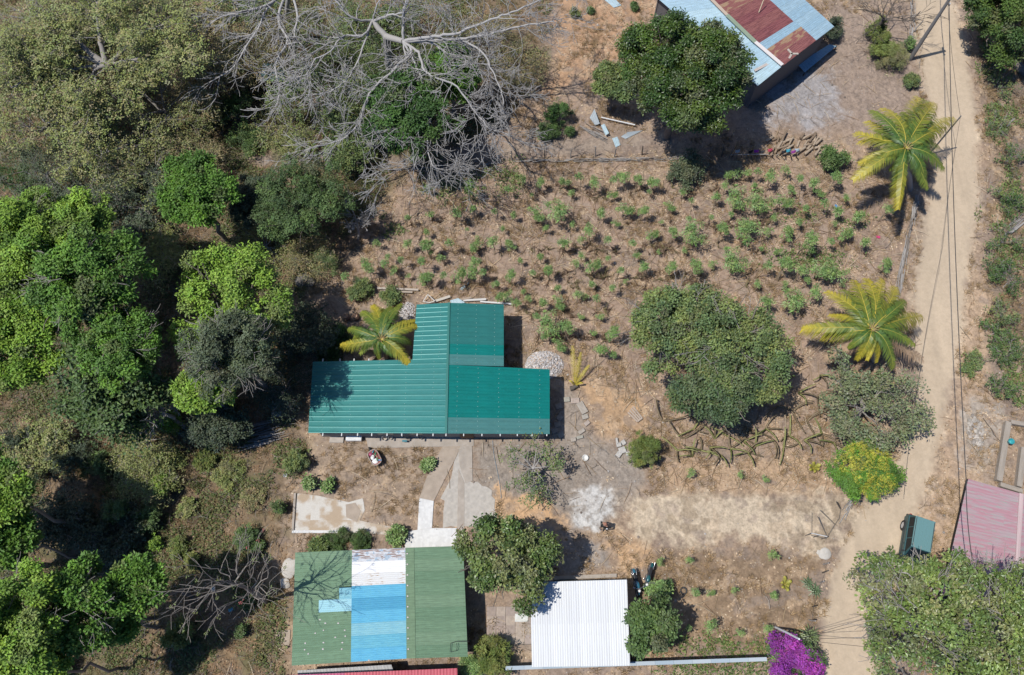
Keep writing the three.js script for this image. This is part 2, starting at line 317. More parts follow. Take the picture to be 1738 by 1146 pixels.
// --- long house with the teal roof
{
  const HR = 3.3, eN = 2.95, eE = 2.55, wN = 3.0, wW = 2.3, rS = P(757, 736, HR), rN = P(762, 514, HR);
  const c = P(757, 640), t = thing('long_house', 'long house with a teal corrugated roof in the middle of the photo', 'house', V(c.x, 0, c.z)), o = t.position;
  const L = p => p.clone().sub(o);
  const rAt = v => rN.clone().lerp(rS, v);                                             // along the ridge
  const NWa = P(707, 517, wN), NWb = P(700, 611, wN - .02), WWa = P(531, 614, wW), WWb = P(523, 735, wW), NEa = P(855, 517, eN), NEb = P(855, 622, eN), EEa = P(933, 627, eE), EEb = P(933, 737, eE);
  const vW = .445, vE = .49;
  const TEAL = metal(.034, .205, .19, .3, T_tin, .25, { metalness: .15, specularIntensity: .8 });
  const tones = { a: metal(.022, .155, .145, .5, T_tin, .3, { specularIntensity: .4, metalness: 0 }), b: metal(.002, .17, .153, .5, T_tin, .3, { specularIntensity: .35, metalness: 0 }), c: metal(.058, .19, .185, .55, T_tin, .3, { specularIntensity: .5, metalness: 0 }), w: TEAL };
  const rib = (q, rows, cols, mats, pitch) => { let k = 0; rows.forEach(([v0, v1, m]) => { for (const [u0, u1] of cols) part('roof_sheet', subSheet(q.map(L), u0, u1, v0, v1, pitch, .03, 'trap', (k++ % 2) * .004), tones[m], t); }); };
  // sheets run down the slope (u = down the slope, v = along the ridge); the helper wants across first
  const strips = (ridge0, ridge1, eave0, eave1, list, pitch = .3, amp = .016) => list.forEach(([v0, v1, m], k) => { const a = ridge0.clone().lerp(ridge1, v0), b = ridge0.clone().lerp(ridge1, v1), d = eave0.clone().lerp(eave1, v0), c2 = eave0.clone().lerp(eave1, v1); part('roof_sheet', sheetGeo(L(a), L(b), L(c2), L(d), pitch, amp, 'rib', (k % 2) * .006 + rr(0, .004)), tones[m], t); });
  const even = (n, m) => Array.from({ length: n }, (_, i) => [i / n, (i + 1) / n, typeof m === 'string' ? m : m[i]]);
  strips(rAt(0), rAt(vW), NWa, NWb, even(6, 'w'), .3, .016);
  strips(rAt(vW), rS, WWa, WWb, even(7, 'w'), .36, .022);
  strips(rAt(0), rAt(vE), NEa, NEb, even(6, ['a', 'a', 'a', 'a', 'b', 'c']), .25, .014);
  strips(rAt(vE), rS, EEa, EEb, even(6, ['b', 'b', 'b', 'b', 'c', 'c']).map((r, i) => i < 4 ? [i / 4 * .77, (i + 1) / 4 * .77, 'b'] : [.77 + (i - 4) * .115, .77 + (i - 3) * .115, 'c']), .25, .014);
  part('ridge_cap', beam(L(rN).add(V(0, .055, 0)), L(rS).add(V(0, .055, 0)), .16, .03), metal(.03, .19, .165, .45), t);
  { // rows of pale roofing screws along the purlins
    const sc = new THREE.InstancedMesh(new THREE.CylinderGeometry(.02, .02, .03, 6), std(.30, .46, .44, .4), 220); sc.name = 'screw'; sc.userData.kind = 'stuff'; sc.castShadow = true; let k = 0; const M4 = new THREE.Matrix4();
    const rows = (a, b, c2, d, nu, nv) => { for (let i = 0; i < nu; i++) for (let j = 0; j < nv && k < 220; j++) { const u = (i + .5) / nu + rr(-.004, .004), v = (j + .5) / nv, p = L(a).lerp(L(b), v).lerp(L(d).lerp(L(c2), v), u); M4.makeTranslation(p.x, p.y + .03, p.z); sc.setMatrixAt(k++, M4); } };
    rows(rAt(vW), rS, WWb, WWa, 5, 14); rows(rAt(0), rAt(vW), NWb, NWa, 2, 12); rows(rAt(0), rAt(vE), NEb, NEa, 3, 14); rows(rAt(vE), rS, EEb, EEa, 5, 14); sc.count = k; t.add(sc);
  }
  // walls under the eaves
  const fp = [[708, 525], [848, 525], [848, 630], [926, 632], [926, 728], [535, 726], [540, 622], [708, 620]].map(([x, y]) => flat(P(x, y, 2.4)));
  const ch = [2.8, 2.75, 2.75, 2.42, 2.42, 2.2, 2.2, 2.8];
  part('wall', wallGeo(fp.map(L).map(p => V(p.x, 0, p.z)), 2.12, .15), std(.24, .235, .23), t);
  const wg = new Buf(), nf = [0, 1, 2, 7].map(i => L(fp[i]));
  part('upper_wall', wallGeo([L(flat(P(709, 526, 2.4))), L(flat(P(847, 526, 2.4))), L(flat(P(847, 720, 2.4))), L(flat(P(709, 720, 2.4)))], 2.66, .14, 2.123), std(.2, .2, .2), t);
  const south = y => L(P(0, 0)).z;
  for (const x of [548, 580, 607, 631, 657, 682, 708, 735, 757, 787, 818, 849, 878, 903, 928]) { const h = x < 757 ? wW + (HR - wW) * (x - 523) / 234 : HR - (HR - eE) * (x - 757) / 176, p = L(P(x, 738.5, h - .1)); part('rafter_tail', new RoundedBoxGeometry(.07, .12, .5, 1, .008).translate(p.x, p.y, p.z - .17), std(.62, .62, .6), t); }
  for (const x of [548, 577, 601, 626]) { const p = L(P(x, 612, wW + (HR - wW) * (x - 523) / 234 - .1)); part('rafter_tail', new RoundedBoxGeometry(.07, .12, .4, 1, .008).translate(p.x, p.y, p.z + .08), std(.62, .62, .6), t); }
  part('door', new RoundedBoxGeometry(.9, 2.0, .06, 1, .01).translate(L(P(790, 731, 2.4)).x, 1.0, L(P(790, 728, 2.4)).z + .04), std(.16, .10, .06), t);
  for (const x of [650, 700, 880]) { const p = L(P(x, 727, 2.4)); const w = part('window', new RoundedBoxGeometry(1.1, .9, .07, 1, .01).translate(p.x, 1.45, p.z + .04), std(.05, .06, .07, .2), t); }
  roofs.push([WWb.x, NWa.z + 1, EEb.x - .2, rS.z - .2]); 
  const eps = roofs[0]; roofs[0] = [P(705, 0, 3).x, P(0, 525, 3).z, P(850, 0, 3).x, P(0, 735, 3).z]; roofs.push([P(530, 700, 2.3).x, P(530, 622, 2.3).z, P(930, 700, 2.3).x, P(700, 732, 2.3).z]);
}
// screws on the teal roof are too small to pick apart; the patched house
{
  const HR = 2.9, E = 2.5, q = [P(501, 938, E), P(689, 930, HR), P(691, 1118, HR), P(495, 1130, E)], qe = [P(689, 930, HR), P(786, 927, E), P(794, 1115, E), P(691, 1118, HR)];
  const c = P(645, 1030), t = thing('patched_house', 'house with a faded green roof patched in blue and white sheets', 'house', V(c.x, 0, c.z)), o = t.position, L = p => p.clone().sub(o);
  const qw = q.map(L), qq = qe.map(L);
  const G = [metal(.155, .262, .158, .75), metal(.175, .28, .172, .75), metal(.14, .245, .146, .75)];
  const rustS = tex(512, 512, (x, y) => { const n = fbm(x * .012, y * .09, 4), m = fbm(x * .02 + 9, y * .03, 4); return n > .56 ? lerp3([.62, .60, .60], [.40, .30, .26], sstep(.56, .62, n)) : lerp3([.80, .82, .83], [.45, .58, .68], sstep(.55, .62, m)); });
  const rustP = tex(512, 512, (x, y) => { const n = fbm(x * .01 + 4, y * .07, 4); return lerp3([.78, .78, .77], [.42, .25, .12], sstep(.56, .64, n) * sstep(200, 330, x)); });
  const blueT = tex(512, 512, (x, y) => { const n = fbm(x * .015, y * .12, 4), m = fbm(x * .03 + 40, y * .2, 3); let k = lerp3([1, 1, 1], [.75, .86, .92], sstep(.4, .6, n)); return m > .66 ? lerp3(k, [1.2, .95, .85], .5) : k; });
  const blueP = tex(512, 512, (x, y) => lerp3([1, 1, 1], [1.35, 1.05, .95], sstep(.5, .62, fbm(x * .02 + 8, y * .16, 4))));
  const W = { w0: metal(.62, .62, .64, .6, rustS, .5), w1: metal(.70, .70, .70, .6, T_streak2, .4), w2: metal(.72, .72, .72, .6, rustP, .5), b0: metal(.085, .36, .52, .6, blueT, .5), b1: metal(.045, .275, .43, .6, blueT, .5), b2: metal(.10, .36, .47, .6, blueT, .4), l: metal(.18, .41, .48, .6, blueT, .5), lg: metal(.26, .49, .56, .6, blueP, .4) };
  // columns: u 0..1 from the west eave to the ridge; rows v 0..1 north to south
  const S = (u0, u1, v0, v1, m, lift = 0) => { const a = bil(qw, u0, v0), b = bil(qw, u0, v1), c2 = bil(qw, u1, v1), d = bil(qw, u1, v0); part('roof_sheet', sheetGeo(a, b, c2, d, .13, .018, 'sine', lift), m, t); };
  const rows = 9;
  const mats = ['w0', 'w1', 'w2', 'b0', 'b1', 'b0', 'l', 'b2', 'b0'];
  for (let i = 0; i < rows; i++) {
    const v0 = i / rows, v1 = (i + 1) / rows - .0, lf = (i % 2) * .006;
    S(.515, 1, v0, v1, W[mats[i]], .012 + lf);
    if (i === 3) { S(0, .405, v0, v1, pick(G), lf); S(.405, .515, v0 + .01, v1, W.l, .012 + lf); }
    else if (i === 4) { S(0, .225, v0, v1, pick(G), lf); S(.225, .515, v0, v1, W.lg, .012 + lf); }
    else S(0, .515, v0, v1, pick(G), lf);
  }
  for (let i = 0; i < rows; i++) { const v0 = i / rows, v1 = (i + 1) / rows, a = bil(qq, .13, v0), b = bil(qq, .13, v1), c2 = bil(qq, 1, v1), d = bil(qq, 1, v0); part('roof_sheet', sheetGeo(a, b, c2, d, .13, .012, 'sine', (i % 2) * .006), G[i % 3], t); }
  { const a = bil(qq, -.01, 0).add(V(0, .03, 0)), d = bil(qq, .14, 0).add(V(0, .035, 0)), b = bil(qq, -.01, 1).add(V(0, .03, 0)), c2 = bil(qq, .14, 1).add(V(0, .035, 0)); part('ridge_cap', sheetGeo(a, b, c2, d, 9, .004, 'sine'), metal(.17, .265, .155, .75), t); }
  const pg = new THREE.CylinderGeometry(.07, .08, .02, 9);
  const dots = [[543, 1052], [552, 1058], [574, 1058], [585, 1070], [549, 1070], [569, 1082], [586, 1080], [581, 1091], [518, 1092], [549, 1091], [517, 1103], [548, 1102], [580, 1102], [523, 1110], [535, 1075], [626, 1121]];
  for (const [x, y] of dots) { const h = E + (HR - E) * (x - 497) / 192 + .035, m = part('roof_patch', pg, std(.52, .48, .47), t); m.position.copy(L(P(x, y, h))); m.scale.set(rr(.6, .9), 1, rr(.5, .7)); }
  for (let i = 0; i < 10; i++) { const m = part('roof_patch', pg, std(.66, .56, .56), t); m.position.copy(L(P(691 + i * .2, 940 + i * 18, HR + .05))); m.scale.setScalar(.55); }
  const fp = inset([L(flat(P(503, 940, E))), L(flat(P(785, 930, E))), L(flat(P(792, 1113, E))), L(flat(P(497, 1127, E)))], .35);
  part('wall', wallGeo(fp, 2.4, .15), std(.34, .33, .31), t);
  const wire = new Buf(); const w0 = (x, y) => L(P(x, y, 2.78)); wire.tube([w0(765, 1092), w0(774, 1089), w0(786, 1089), w0(796, 1089)], .016, 4).tube([w0(765, 1092), w0(764, 1107)], .016, 4).tube([w0(765, 1107), w0(774, 1105), w0(776, 1099), w0(775, 1092)], .016, 4);
  part('antenna_wire', wire.geo(), M_darkB, t);
  roofs.push([P(505, 1030, 2.5).x, P(600, 945, 2.5).z, P(785, 1000, 2.5).x, P(600, 1112, 2.5).z]);
}
// --- the small house with the white roof
{
  const q = [P(900, 988.5, 3.05), P(1064, 984, 3.05), P(1069.5, 1130, 2.75), P(903, 1132.5, 2.75)], c = P(985, 1060), t = thing('white_house', 'small house with a bright white corrugated roof', 'house', V(c.x, 0, c.z)), o = t.position, L = p => p.clone().sub(o), ql = q.map(L);
  const tones = [metal(.655, .665, .665, .7, T_streak2, .4), metal(.64, .65, .655, .7, T_streak2, .4), metal(.67, .68, .68, .7, T_streak2, .4)];
  for (let i = 0; i < 10; i++) for (const [v0, v1, lf] of [[.63, 1, 0], [0, .645, .014]]) part('roof_sheet', subSheet(ql, i / 10, (i + 1) / 10, v0, v1, .165, .013, 'sine', lf + (i % 2) * .006), tones[(i * 7) % 3], t);
  const fp = inset([L(flat(P(902, 988, 3))), L(flat(P(1063, 985, 3))), L(flat(P(1068, 1130, 2.8))), L(flat(P(904, 1132, 2.8)))], .3);
  part('wall', wallGeo(fp, 2.68, .15), std(.10, .33, .42), t);
  part('window', new RoundedBoxGeometry(.08, .9, 1.1, 1, .01).translate(fp[1].x + .02, 1.4, (fp[1].z + fp[2].z) / 2), std(.05, .06, .07, .2), t);
  part('door', new RoundedBoxGeometry(.95, 2, .08, 1, .01).translate(fp[0].x + 2.2, 1, fp[0].z - .02), std(.08, .22, .28), t);
  part('roof_beam', beam(L(P(901, 1083, 2.75)), L(P(1067, 1079, 2.75)), .08, .1), std(.3, .3, .3), t);
  slab([940, 979, 1046, 974.5, 1046, 980, 940, 984.5], .16, M_conc, 'kerb');
  roofs.push([P(905, 1030, 2.9).x, P(980, 992, 3).z, P(1066, 1030, 2.9).x, P(980, 1126, 2.8).z]);
}
// --- tin house at the top: rust-red and blue sheets
{
  const R0 = P(1330, 111, 4.0), R1 = P(1190, -18, 4.0), E0 = P(1416, 45, 3.6), E1 = P(1300, -60, 3.6), c = P(1300, 60), t = thing('tin_house', 'tin-roofed house with rust-red and pale blue sheets at the top', 'house', V(c.x, 0, c.z)), o = t.position, L = p => p.clone().sub(o);
  const rustT = tex(512, 512, (x, y) => { const n = fbm(x * .01 + 3, y * .08, 4), m = fbm(x * .03, y * .1 + 30, 4); return lerp3(lerp3([1, 1, 1], [.68, .62, .66], sstep(.42, .58, n)), [1.5, 1.75, 1.5], .55 * sstep(.6, .72, m)); });
  const tanT = tex(512, 512, (x, y) => lerp3([.33, .215, .13], [.24, .09, .08], sstep(.4, .62, fbm(x * .012, y * .05, 4))));
  const M = { r: metal(.25, .095, .088, .8, rustT, .4), R: metal(.225, .075, .078, .8, rustT, .3), t: metal(1, 1, 1, .8, tanT, .3), b: metal(.315, .47, .57, .65, T_streak, .4), B: metal(.34, .49, .58, .65, T_streak, .3), g: metal(.28, .35, .25, .7) };
  const q = [L(R0), L(R1), L(E1), L(E0)];                                            // u along the ridge, v down to the eave
  const S = (u0, u1, v0, v1, m, lf) => part('roof_sheet', subSheet(q, u0, u1, v0, v1, .15, .018, 'sine', lf), M[m], t);
  const cuts = [0, .105, .20, .285, .385, .485, .585, .68, .78, .89, 1], near = ['r', 't', 'b', 'R', 'r', 'R', 'r', 't', 'R', 'r'];
  for (let i = 0; i < 10; i++) { const lf = (i % 2) * .006, cut = i < 2 ? .62 : i === 2 ? .62 : .60; S(cuts[i], cuts[i + 1], cut, 1, i % 2 ? 'b' : 'B', lf); S(cuts[i], cuts[i + 1], 0, cut + .015, near[i], lf + .01); }
  // lower slope on the west side
  const Q0 = P(1286, 146, 3.2), Q1 = P(1108, -10, 3.2), ql = [L(R0).add(V(-.1, -.12, 0)), L(R1).add(V(0, -.12, 0)), L(Q1), L(Q0)];
  for (let i = 0; i < 9; i++) part('roof_sheet', subSheet(ql, i / 9, (i + 1) / 9, 0, 1, .15, .018, 'sine', (i % 2) * .006), i % 3 ? M.B : metal(.40, .55, .62, .65, T_streak, .3), t);
  part('ridge_cap', beam(L(R0).add(V(-.1, .05, 0)), L(P(1284, 72, 4.0)).add(V(-.1, .06, 0)), .3, .05), std(.62, .58, .56, .8), t);
  part('ridge_cap', beam(L(P(1284, 72, 4.0)).add(V(-.1, .05, 0)), L(P(1236, 26, 4.0)).add(V(-.1, .05, 0)), .34, .04), M.g, t);
  part('ridge_cap', beam(L(P(1236, 26, 4.0)).add(V(-.1, .05, 0)), L(R1).add(V(0, .05, 0)), .26, .05), std(.45, .36, .28, .8), t);
  const fp = [flat(L(P(1286, 140, 3.2))), flat(L(P(1406, 46, 3.6))), flat(L(P(1292, -55, 3.6))), flat(L(P(1118, -10, 3.2)))];
  part('wall', wallGeo(fp, 3.05, .15), std(.13, .12, .12), t);
  // low lean-to along the south-east wall
  const l0 = P(1357, 113, .6), l1 = P(1411, 76, .6), l2 = P(1420, 78, .45), l3 = P(1366, 123, .45);
  for (let i = 0; i < 4; i++) part('awning_sheet', subSheet([l0, l1, l2, l3].map(L), i / 4, (i + 1) / 4, -.4, 1, .15, .018, 'sine', (i % 2) * .005), M.b, t);
  for (const p of [l2, l3]) { const b = new Buf(); limb(b, flat(L(p)), L(p), .05, .05, .01, 3, 6); part('post', b.geo(), M_darkB, t); }
  for (const [x0, y0, x1, y1] of [[1281, 120, 1304, 108], [1305, 122, 1320, 112]]) part('roof_board', beam(L(P(x0, y0, 3.55)), L(P(x1, y1, 3.7)), .22, .05), std(.42, .37, .34), t);
  const m = new Buf(); m.tube([L(P(1288, 21, 4.0)), L(P(1298, -5, 4.9))], .035, 6); part('mast', m.geo(), std(.6, .52, .35), t);
  const rag = new Buf(); for (const a of [0, 2.1, 4.2]) rag.box(L(P(1344, 91, 4.0)).x + Math.cos(a) * .25, 3.98, L(P(1344, 91, 4.0)).z + Math.sin(a) * .25, .55, .06, .16, -a); part('roof_weight', rag.geo(), std(.42, .37, .32), t);
}
// --- pink-roofed house at the right
{
  const q = [P(1643.5, 813, .62), P(1733, 838, .9), P(1722, 1030, .9), P(1598, 1010, .62)], c = P(1690, 920), t = thing('pink_house', 'house with a faded pink metal roof at the right edge', 'house', V(c.x, 0, c.z)), o = t.position, L = p => p.clone().sub(o), ql = q.map(L);
  const pk = tex(1024, 512, (x, y) => { const n = fbm(x * .006 + 7, y * .11, 6), m = fbm(x * .016 + 70, y * .2 + 9, 5); return lerp3(lerp3([.375, .205, .235], [.35, .265, .28], sstep(.42, .6, n)), [.30, .30, .28], sstep(.6, .7, m) * .8); });
  const pm = rep(pk, .14, .14);
  const mats = [0, 1, 2].map(i => new THREE.MeshStandardMaterial({ map: (() => { const k = pm.clone(); k.offset.set(i * .31, i * .23); k.needsUpdate = true; return k; })(), roughness: .75, metalness: .05, side: THREE.DoubleSide }));
  for (let i = 0; i < 9; i++) { const a = bil(ql, 0, i / 9), b = bil(ql, 0, (i + 1) / 9), c2 = bil(ql, 1, (i + 1) / 9), d = bil(ql, 1, i / 9); part('roof_sheet', sheetGeo(a, b, c2, d, .2, .014, 'sine', (i % 2) * .005), mats[i % 3], t); }
  const e2 = [ql[1], L(P(1800, 850, .7)), L(P(1790, 1040, .7)), ql[2]];
  for (let i = 0; i < 9; i++) { const a = bil(e2, 0, i / 9), b = bil(e2, 0, (i + 1) / 9), c2 = bil(e2, 1, (i + 1) / 9), d = bil(e2, 1, i / 9); part('roof_sheet', sheetGeo(a, b, c2, d, .2, .014, 'sine', (i % 2) * .005), mats[(i + 1) % 3], t); }
  part('ridge_cap', beam(ql[1].clone().add(V(0, .05, 0)), ql[2].clone().add(V(0, .05, 0)), .28, .04), new THREE.MeshStandardMaterial({ map: rep(T_conc, .6, .6), color: new THREE.Color().setRGB(.55, .42, .42), roughness: .8 }), t);
  part('fascia', beam(ql[0].clone().add(V(.02, -.16, .0)), ql[3].clone().add(V(.02, -.16, 0)), .05, .26), std(.02, .018, .018), t);
  const fp = [flat(ql[0]).add(V(.12, 0, .3)), flat(L(P(1795, 860, .6))), flat(L(P(1785, 1030, .6))), flat(ql[3]).add(V(.3, 0, -.3))];
  part('wall', wallGeo(fp, .5, .15), std(.045, .04, .04), t);
}
// --- red roofs cut by the bottom edge
{
  const q = [P(470, 1147, 2.6), P(776, 1134.5, 2.6), P(778, 1230, 2.9), P(470, 1245, 2.9)], c = P(630, 1190), t = thing('red_house', 'red-roofed house cut off by the bottom edge', 'house', V(c.x, 0, c.z)), o = t.position, ql = q.map(p => p.clone().sub(o));
  for (let i = 0; i < 8; i++) part('roof_sheet', subSheet(ql, i / 8, (i + 1) / 8, 0, 1, .2, .014, 'sine', (i % 2) * .005), metal(i < 3 ? .45 : .50, .095, i < 3 ? .18 : .125, .6), t);
  part('wall', wallGeo(inset(ql.map(p => flat(p)), .2), 2.4, .15), std(.3, .28, .27), t);
  const lq = [P(505, 1141, 1.7), P(665, 1131, 1.7), P(668, 1140, 1.65), P(505, 1150, 1.65)].map(p => p.clone().sub(o)); for (let i = 0; i < 4; i++) part('awning_sheet', subSheet(lq, i / 4, (i + 1) / 4, -.3, 1, .2, .012, 'sine', (i % 2) * .004), metal(.42, .42, .42, .7), t);
}
{
  const q = [P(1655, 1139, 2.7), P(1790, 1133, 2.7), P(1800, 1260, 3), P(1660, 1266, 3)], c = P(1720, 1200), t = thing('red_shed', 'red-roofed shed under the huge tree in the bottom right corner', 'shed', V(c.x, 0, c.z)), o = t.position, ql = q.map(p => p.clone().sub(o));
  for (let i = 0; i < 5; i++) part('roof_sheet', subSheet(ql, i / 5, (i + 1) / 5, 0, 1, .2, .014, 'sine', (i % 2) * .005), metal(.42, .10, .075, .7), t);
  part('wall', wallGeo(inset(ql.map(p => flat(p)), .2), 2.5, .15), std(.2, .19, .18), t);
}
// --- long garden wall at the bottom
{
  const y = 1.7, a = P(858, 1134.5, y), b = P(1302, 1119, y), t = thing('garden_wall', 'long low wall with a pale blue-grey coping along the bottom', 'wall', V(a.x, 0, a.z)), o = t.position, A = a.clone().sub(o), B = b.clone().sub(o), n = 14;
  part('wall_body', beam(A.clone().setY(.8), B.clone().setY(.8), .15, 1.64), std(.33, .34, .34), t);
  for (let i = 0; i < n; i++) part('coping_block', beam(A.clone().lerp(B, i / n).setY(1.66), A.clone().lerp(B, (i + .992) / n).setY(1.66), .23, .08), [std(.36, .42, .46), std(.40, .45, .48), std(.33, .40, .45)][i % 3], t);
}

// ---------------------------------------------------------------- vegetation
function leafGeo(n, L, W, Rr, seed, up = .5) {
  const q = mulberry(seed), b = new Buf(), r = (a, c) => a + (c - a) * q();
  for (let k = 0; k < n; k++) {
    const d = V(r(-1, 1), r(-.6, 1), r(-1, 1)).normalize(), o = d.clone().multiplyScalar(r(.15, 1) * Rr);
    const dir = V(d.x + r(-.6, .6), d.y * .5 + r(-.5, .3), d.z + r(-.6, .6)).normalize();
    let nrm = V(r(-.7, .7), up + r(.1, .8), r(-.7, .7)).addScaledVector(d, .4).normalize();
    const s = V().crossVectors(dir, nrm).normalize(); nrm = V().crossVectors(s, dir).normalize();
    const l = L * r(.7, 1.25), w = W * r(.75, 1.2), m = o.clone().addScaledVector(dir, l * .5).addScaledVector(nrm, -w * .12), tip = o.clone().addScaledVector(dir, l).addScaledVector(nrm, -l * .12);
    const a = m.clone().addScaledVector(s, w * .5).addScaledVector(nrm, w * .16), c = m.clone().addScaledVector(s, -w * .5).addScaledVector(nrm, w * .16);
    b.tri(o, a, tip); b.tri(o, tip, c);
  }
  return b.geo();
}
const LG = {
  small: [1, 2, 3].map(s => leafGeo(9, .15, .085, .2, s)),
  mid: [4, 5, 6].map(s => leafGeo(8, .24, .13, .26, s)),
  big: [7, 8, 9].map(s => leafGeo(7, .32, .18, .3, s)),
  fine: [10, 11, 12].map(s => leafGeo(9, .11, .055, .24, s)),
  lance: [13, 14, 15].map(s => leafGeo(9, .36, .085, .16, s, .7)),
};
const leafMat = new THREE.MeshStandardMaterial({ color: 0xffffff, roughness: .62, side: THREE.DoubleSide });
const gloss = new THREE.MeshStandardMaterial({ color: 0xffffff, roughness: .42, side: THREE.DoubleSide });
const M_bark = std(.20, .17, .145), M_grey = std(.34, .32, .30), M_dark = std(.10, .085, .07), M_twig = std(.30, .275, .25), M_stem = std(.34, .27, .18);
const tmpM = new THREE.Matrix4(), tmpQ = new THREE.Quaternion(), tmpS = V(), YUP = V(0, 1, 0), tmpC = new THREE.Color();
// leaf sprays at places; one part of the plant
function leaves(parent, name, list, kind, pal, mat = leafMat) {
  const by = LG[kind].map(() => []); list.forEach((l, i) => by[i % by.length].push(l));
  let first = null;
  by.forEach((ls, i) => {
    if (!ls.length) return;
    const im = new THREE.InstancedMesh(LG[kind][i], mat, ls.length); im.name = name; im.castShadow = im.receiveShadow = true; im.userData.kind = 'stuff';
    ls.forEach((l, j) => {
      tmpQ.setFromUnitVectors(YUP, l.d); tmpQ.multiply(new THREE.Quaternion().setFromAxisAngle(YUP, R() * 6.283));
      tmpM.compose(l.p, tmpQ, tmpS.setScalar(l.s)); im.setMatrixAt(j, tmpM);
      const c = l.c || pick(pal), v = rr(.72, 1.3); im.setColorAt(j, tmpC.setRGB(c[0] * v * rr(.9, 1.12), c[1] * v, c[2] * v * rr(.8, 1.2)));
    });
    im.computeBoundingSphere && im.computeBoundingSphere();
    parent.add(im); first = im;
  });
  return first;
}
// crown made of clumps that shade one another
function crownList(o, pal) {
  const out = [], cl = o.clumps || Math.max(6, Math.round((o.fill ?? 2.7) * (o.rx * o.rz) / (o.cr * o.cr)));
  const s1 = R() * 50;
  for (let k = 0; k < cl; k++) {
    let d; do { d = V(rr(-1, 1), rr(o.low ?? -.25, 1), rr(-1, 1)); } while (d.length() > 1 || d.length() < .2); 
    d.normalize();
    const lump = (o.even ? .72 : .58) + (o.even ? .45 : .72) * vn(d.x * 1.9 + s1, d.z * 1.9 + d.y + s1), f = lump * (R() < .3 ? rr(.35, .8) : rr(.8, 1));
    const cpos = V(d.x * o.rx * f, o.cy + d.y * o.ry * f, d.z * o.rz * f), stray = R() < .1 ? 1 : 0, cr = o.cr * (stray ? rr(.4, .7) : rr(.6, 1.3)), base = pick(pal), tv = rr(.82, 1.18);
    const dull = R() < .14 ? rr(.25, .6) : 0, bc = lerp3([base[0] * tv, base[1] * tv, base[2] * tv], [.13, .125, .07], dull), m = Math.round((o.per || 34) * 1.35 * cr * cr / (o.cr * o.cr));
    for (let j = 0; j < m; j++) {
      const e = V(rr(-1, 1), rr(-.35, 1), rr(-1, 1)).normalize(), q = rr(.55, 1.08);
      out.push({ p: V(cpos.x + e.x * cr * q, cpos.y + e.y * cr * q * .75, cpos.z + e.z * cr * q), d: e.clone().lerp(YUP, .45).normalize(), s: (o.ls || 1) * rr(.6, 1.05), c: bc });
    }
  }
  return out;
}
function limb(b, a, c, r0, r1, wob = .12, seg = 5, sides = 6) {
  const pts = [], rad = [], L = a.distanceTo(c);
  for (let i = 0; i <= seg; i++) { const t = i / seg, e = Math.sin(t * Math.PI); pts.push(a.clone().lerp(c, t).add(V(rr(-1, 1) * wob * L * e * .5, rr(-1, 1) * wob * L * e * .3, rr(-1, 1) * wob * L * e * .5))); rad.push(r0 + (r1 - r0) * t); }
  b.tube(pts, rad, sides); return pts;
}
// branching twigs; tips collect leaf places
function twigs(b, p, d, len, rad, depth, tips, o) {
  const seg = depth > 1 ? 4 : 3, pts = [p.clone()], rs = [rad]; let q = p.clone(), dd = d.clone();
  for (let i = 1; i <= seg; i++) {
    dd.add(V(rr(-1, 1), rr(-.8, .8), rr(-1, 1)).multiplyScalar(o.wob ?? .22)); dd.y += o.lift ?? 0; dd.normalize();
    q = q.clone().addScaledVector(dd, len / seg); pts.push(q); rs.push(Math.max(o.min ?? .018, rad * (1 - .62 * i / seg)));
  }
  b.tube(pts, rs, rad > .08 ? 6 : rad > .04 ? 4 : 3, false);
  if (depth <= 0) { tips.push(q); tips.push(pts[1]); return; }
  const n = o.kids ?? 4;
  for (let k = 0; k < n; k++) {
    const t = k === 0 ? seg : Math.max(1, Math.round(rr(.3, 1) * seg)), ang = rr(.35, .95) * (k === 0 ? .4 : 1), ax = V(rr(-1, 1), rr(-.6, .6) * (o.flat ?? 1), rr(-1, 1)).normalize();
    const nd = dd.clone().addScaledVector(ax, Math.tan(ang)).normalize(); nd.y = nd.y * (o.sq ?? .75);
    twigs(b, pts[t], nd.normalize(), len * rr(.5, .78), rs[t] * .78, depth - 1, tips, o);
  }
}
const PAL = {
  bright: [[.155, .275, .025], [.19, .315, .03], [.125, .235, .022], [.175, .29, .035]],
  brightDark: [[.085, .19, .02], [.105, .22, .022], [.07, .155, .018]],
  lime: [[.19, .32, .035], [.165, .285, .03], [.21, .34, .045]],
  dark: [[.035, .085, .016], [.045, .105, .018], [.055, .12, .02]],
  mango: [[.05, .098, .016], [.068, .118, .016], [.085, .128, .02], [.042, .085, .016]],
  grey: [[.085, .115, .055], [.10, .13, .065], [.075, .10, .05]],
  greyDark: [[.06, .085, .045], [.075, .10, .05], [.05, .072, .04]],
  olive: [[.22, .255, .075], [.245, .265, .09], [.19, .23, .065], [.27, .25, .115]],
  oliveDry: [[.25, .225, .105], [.29, .225, .12], [.22, .225, .085]],
  guana: [[.115, .17, .055], [.145, .195, .06], [.095, .145, .05], [.17, .21, .06]],
  guanaDark: [[.08, .125, .048], [.10, .145, .05], [.065, .105, .042]],
  pale: [[.15, .185, .085], [.175, .21, .10], [.125, .16, .07], [.19, .19, .11]],
  cashew: [[.09, .145, .035], [.14, .19, .055], [.19, .22, .08], [.065, .11, .028]],
  almond: [[.14, .205, .05], [.19, .25, .065], [.11, .165, .045], [.22, .24, .10]],
  crop: [[.16, .265, .075], [.21, .31, .10], [.13, .22, .06], [.25, .33, .13]],
  hedge: [[.15, .19, .04], [.12, .165, .035], [.18, .20, .05]],
  shrub: [[.075, .13, .035], [.095, .16, .04], [.06, .105, .03]],
};
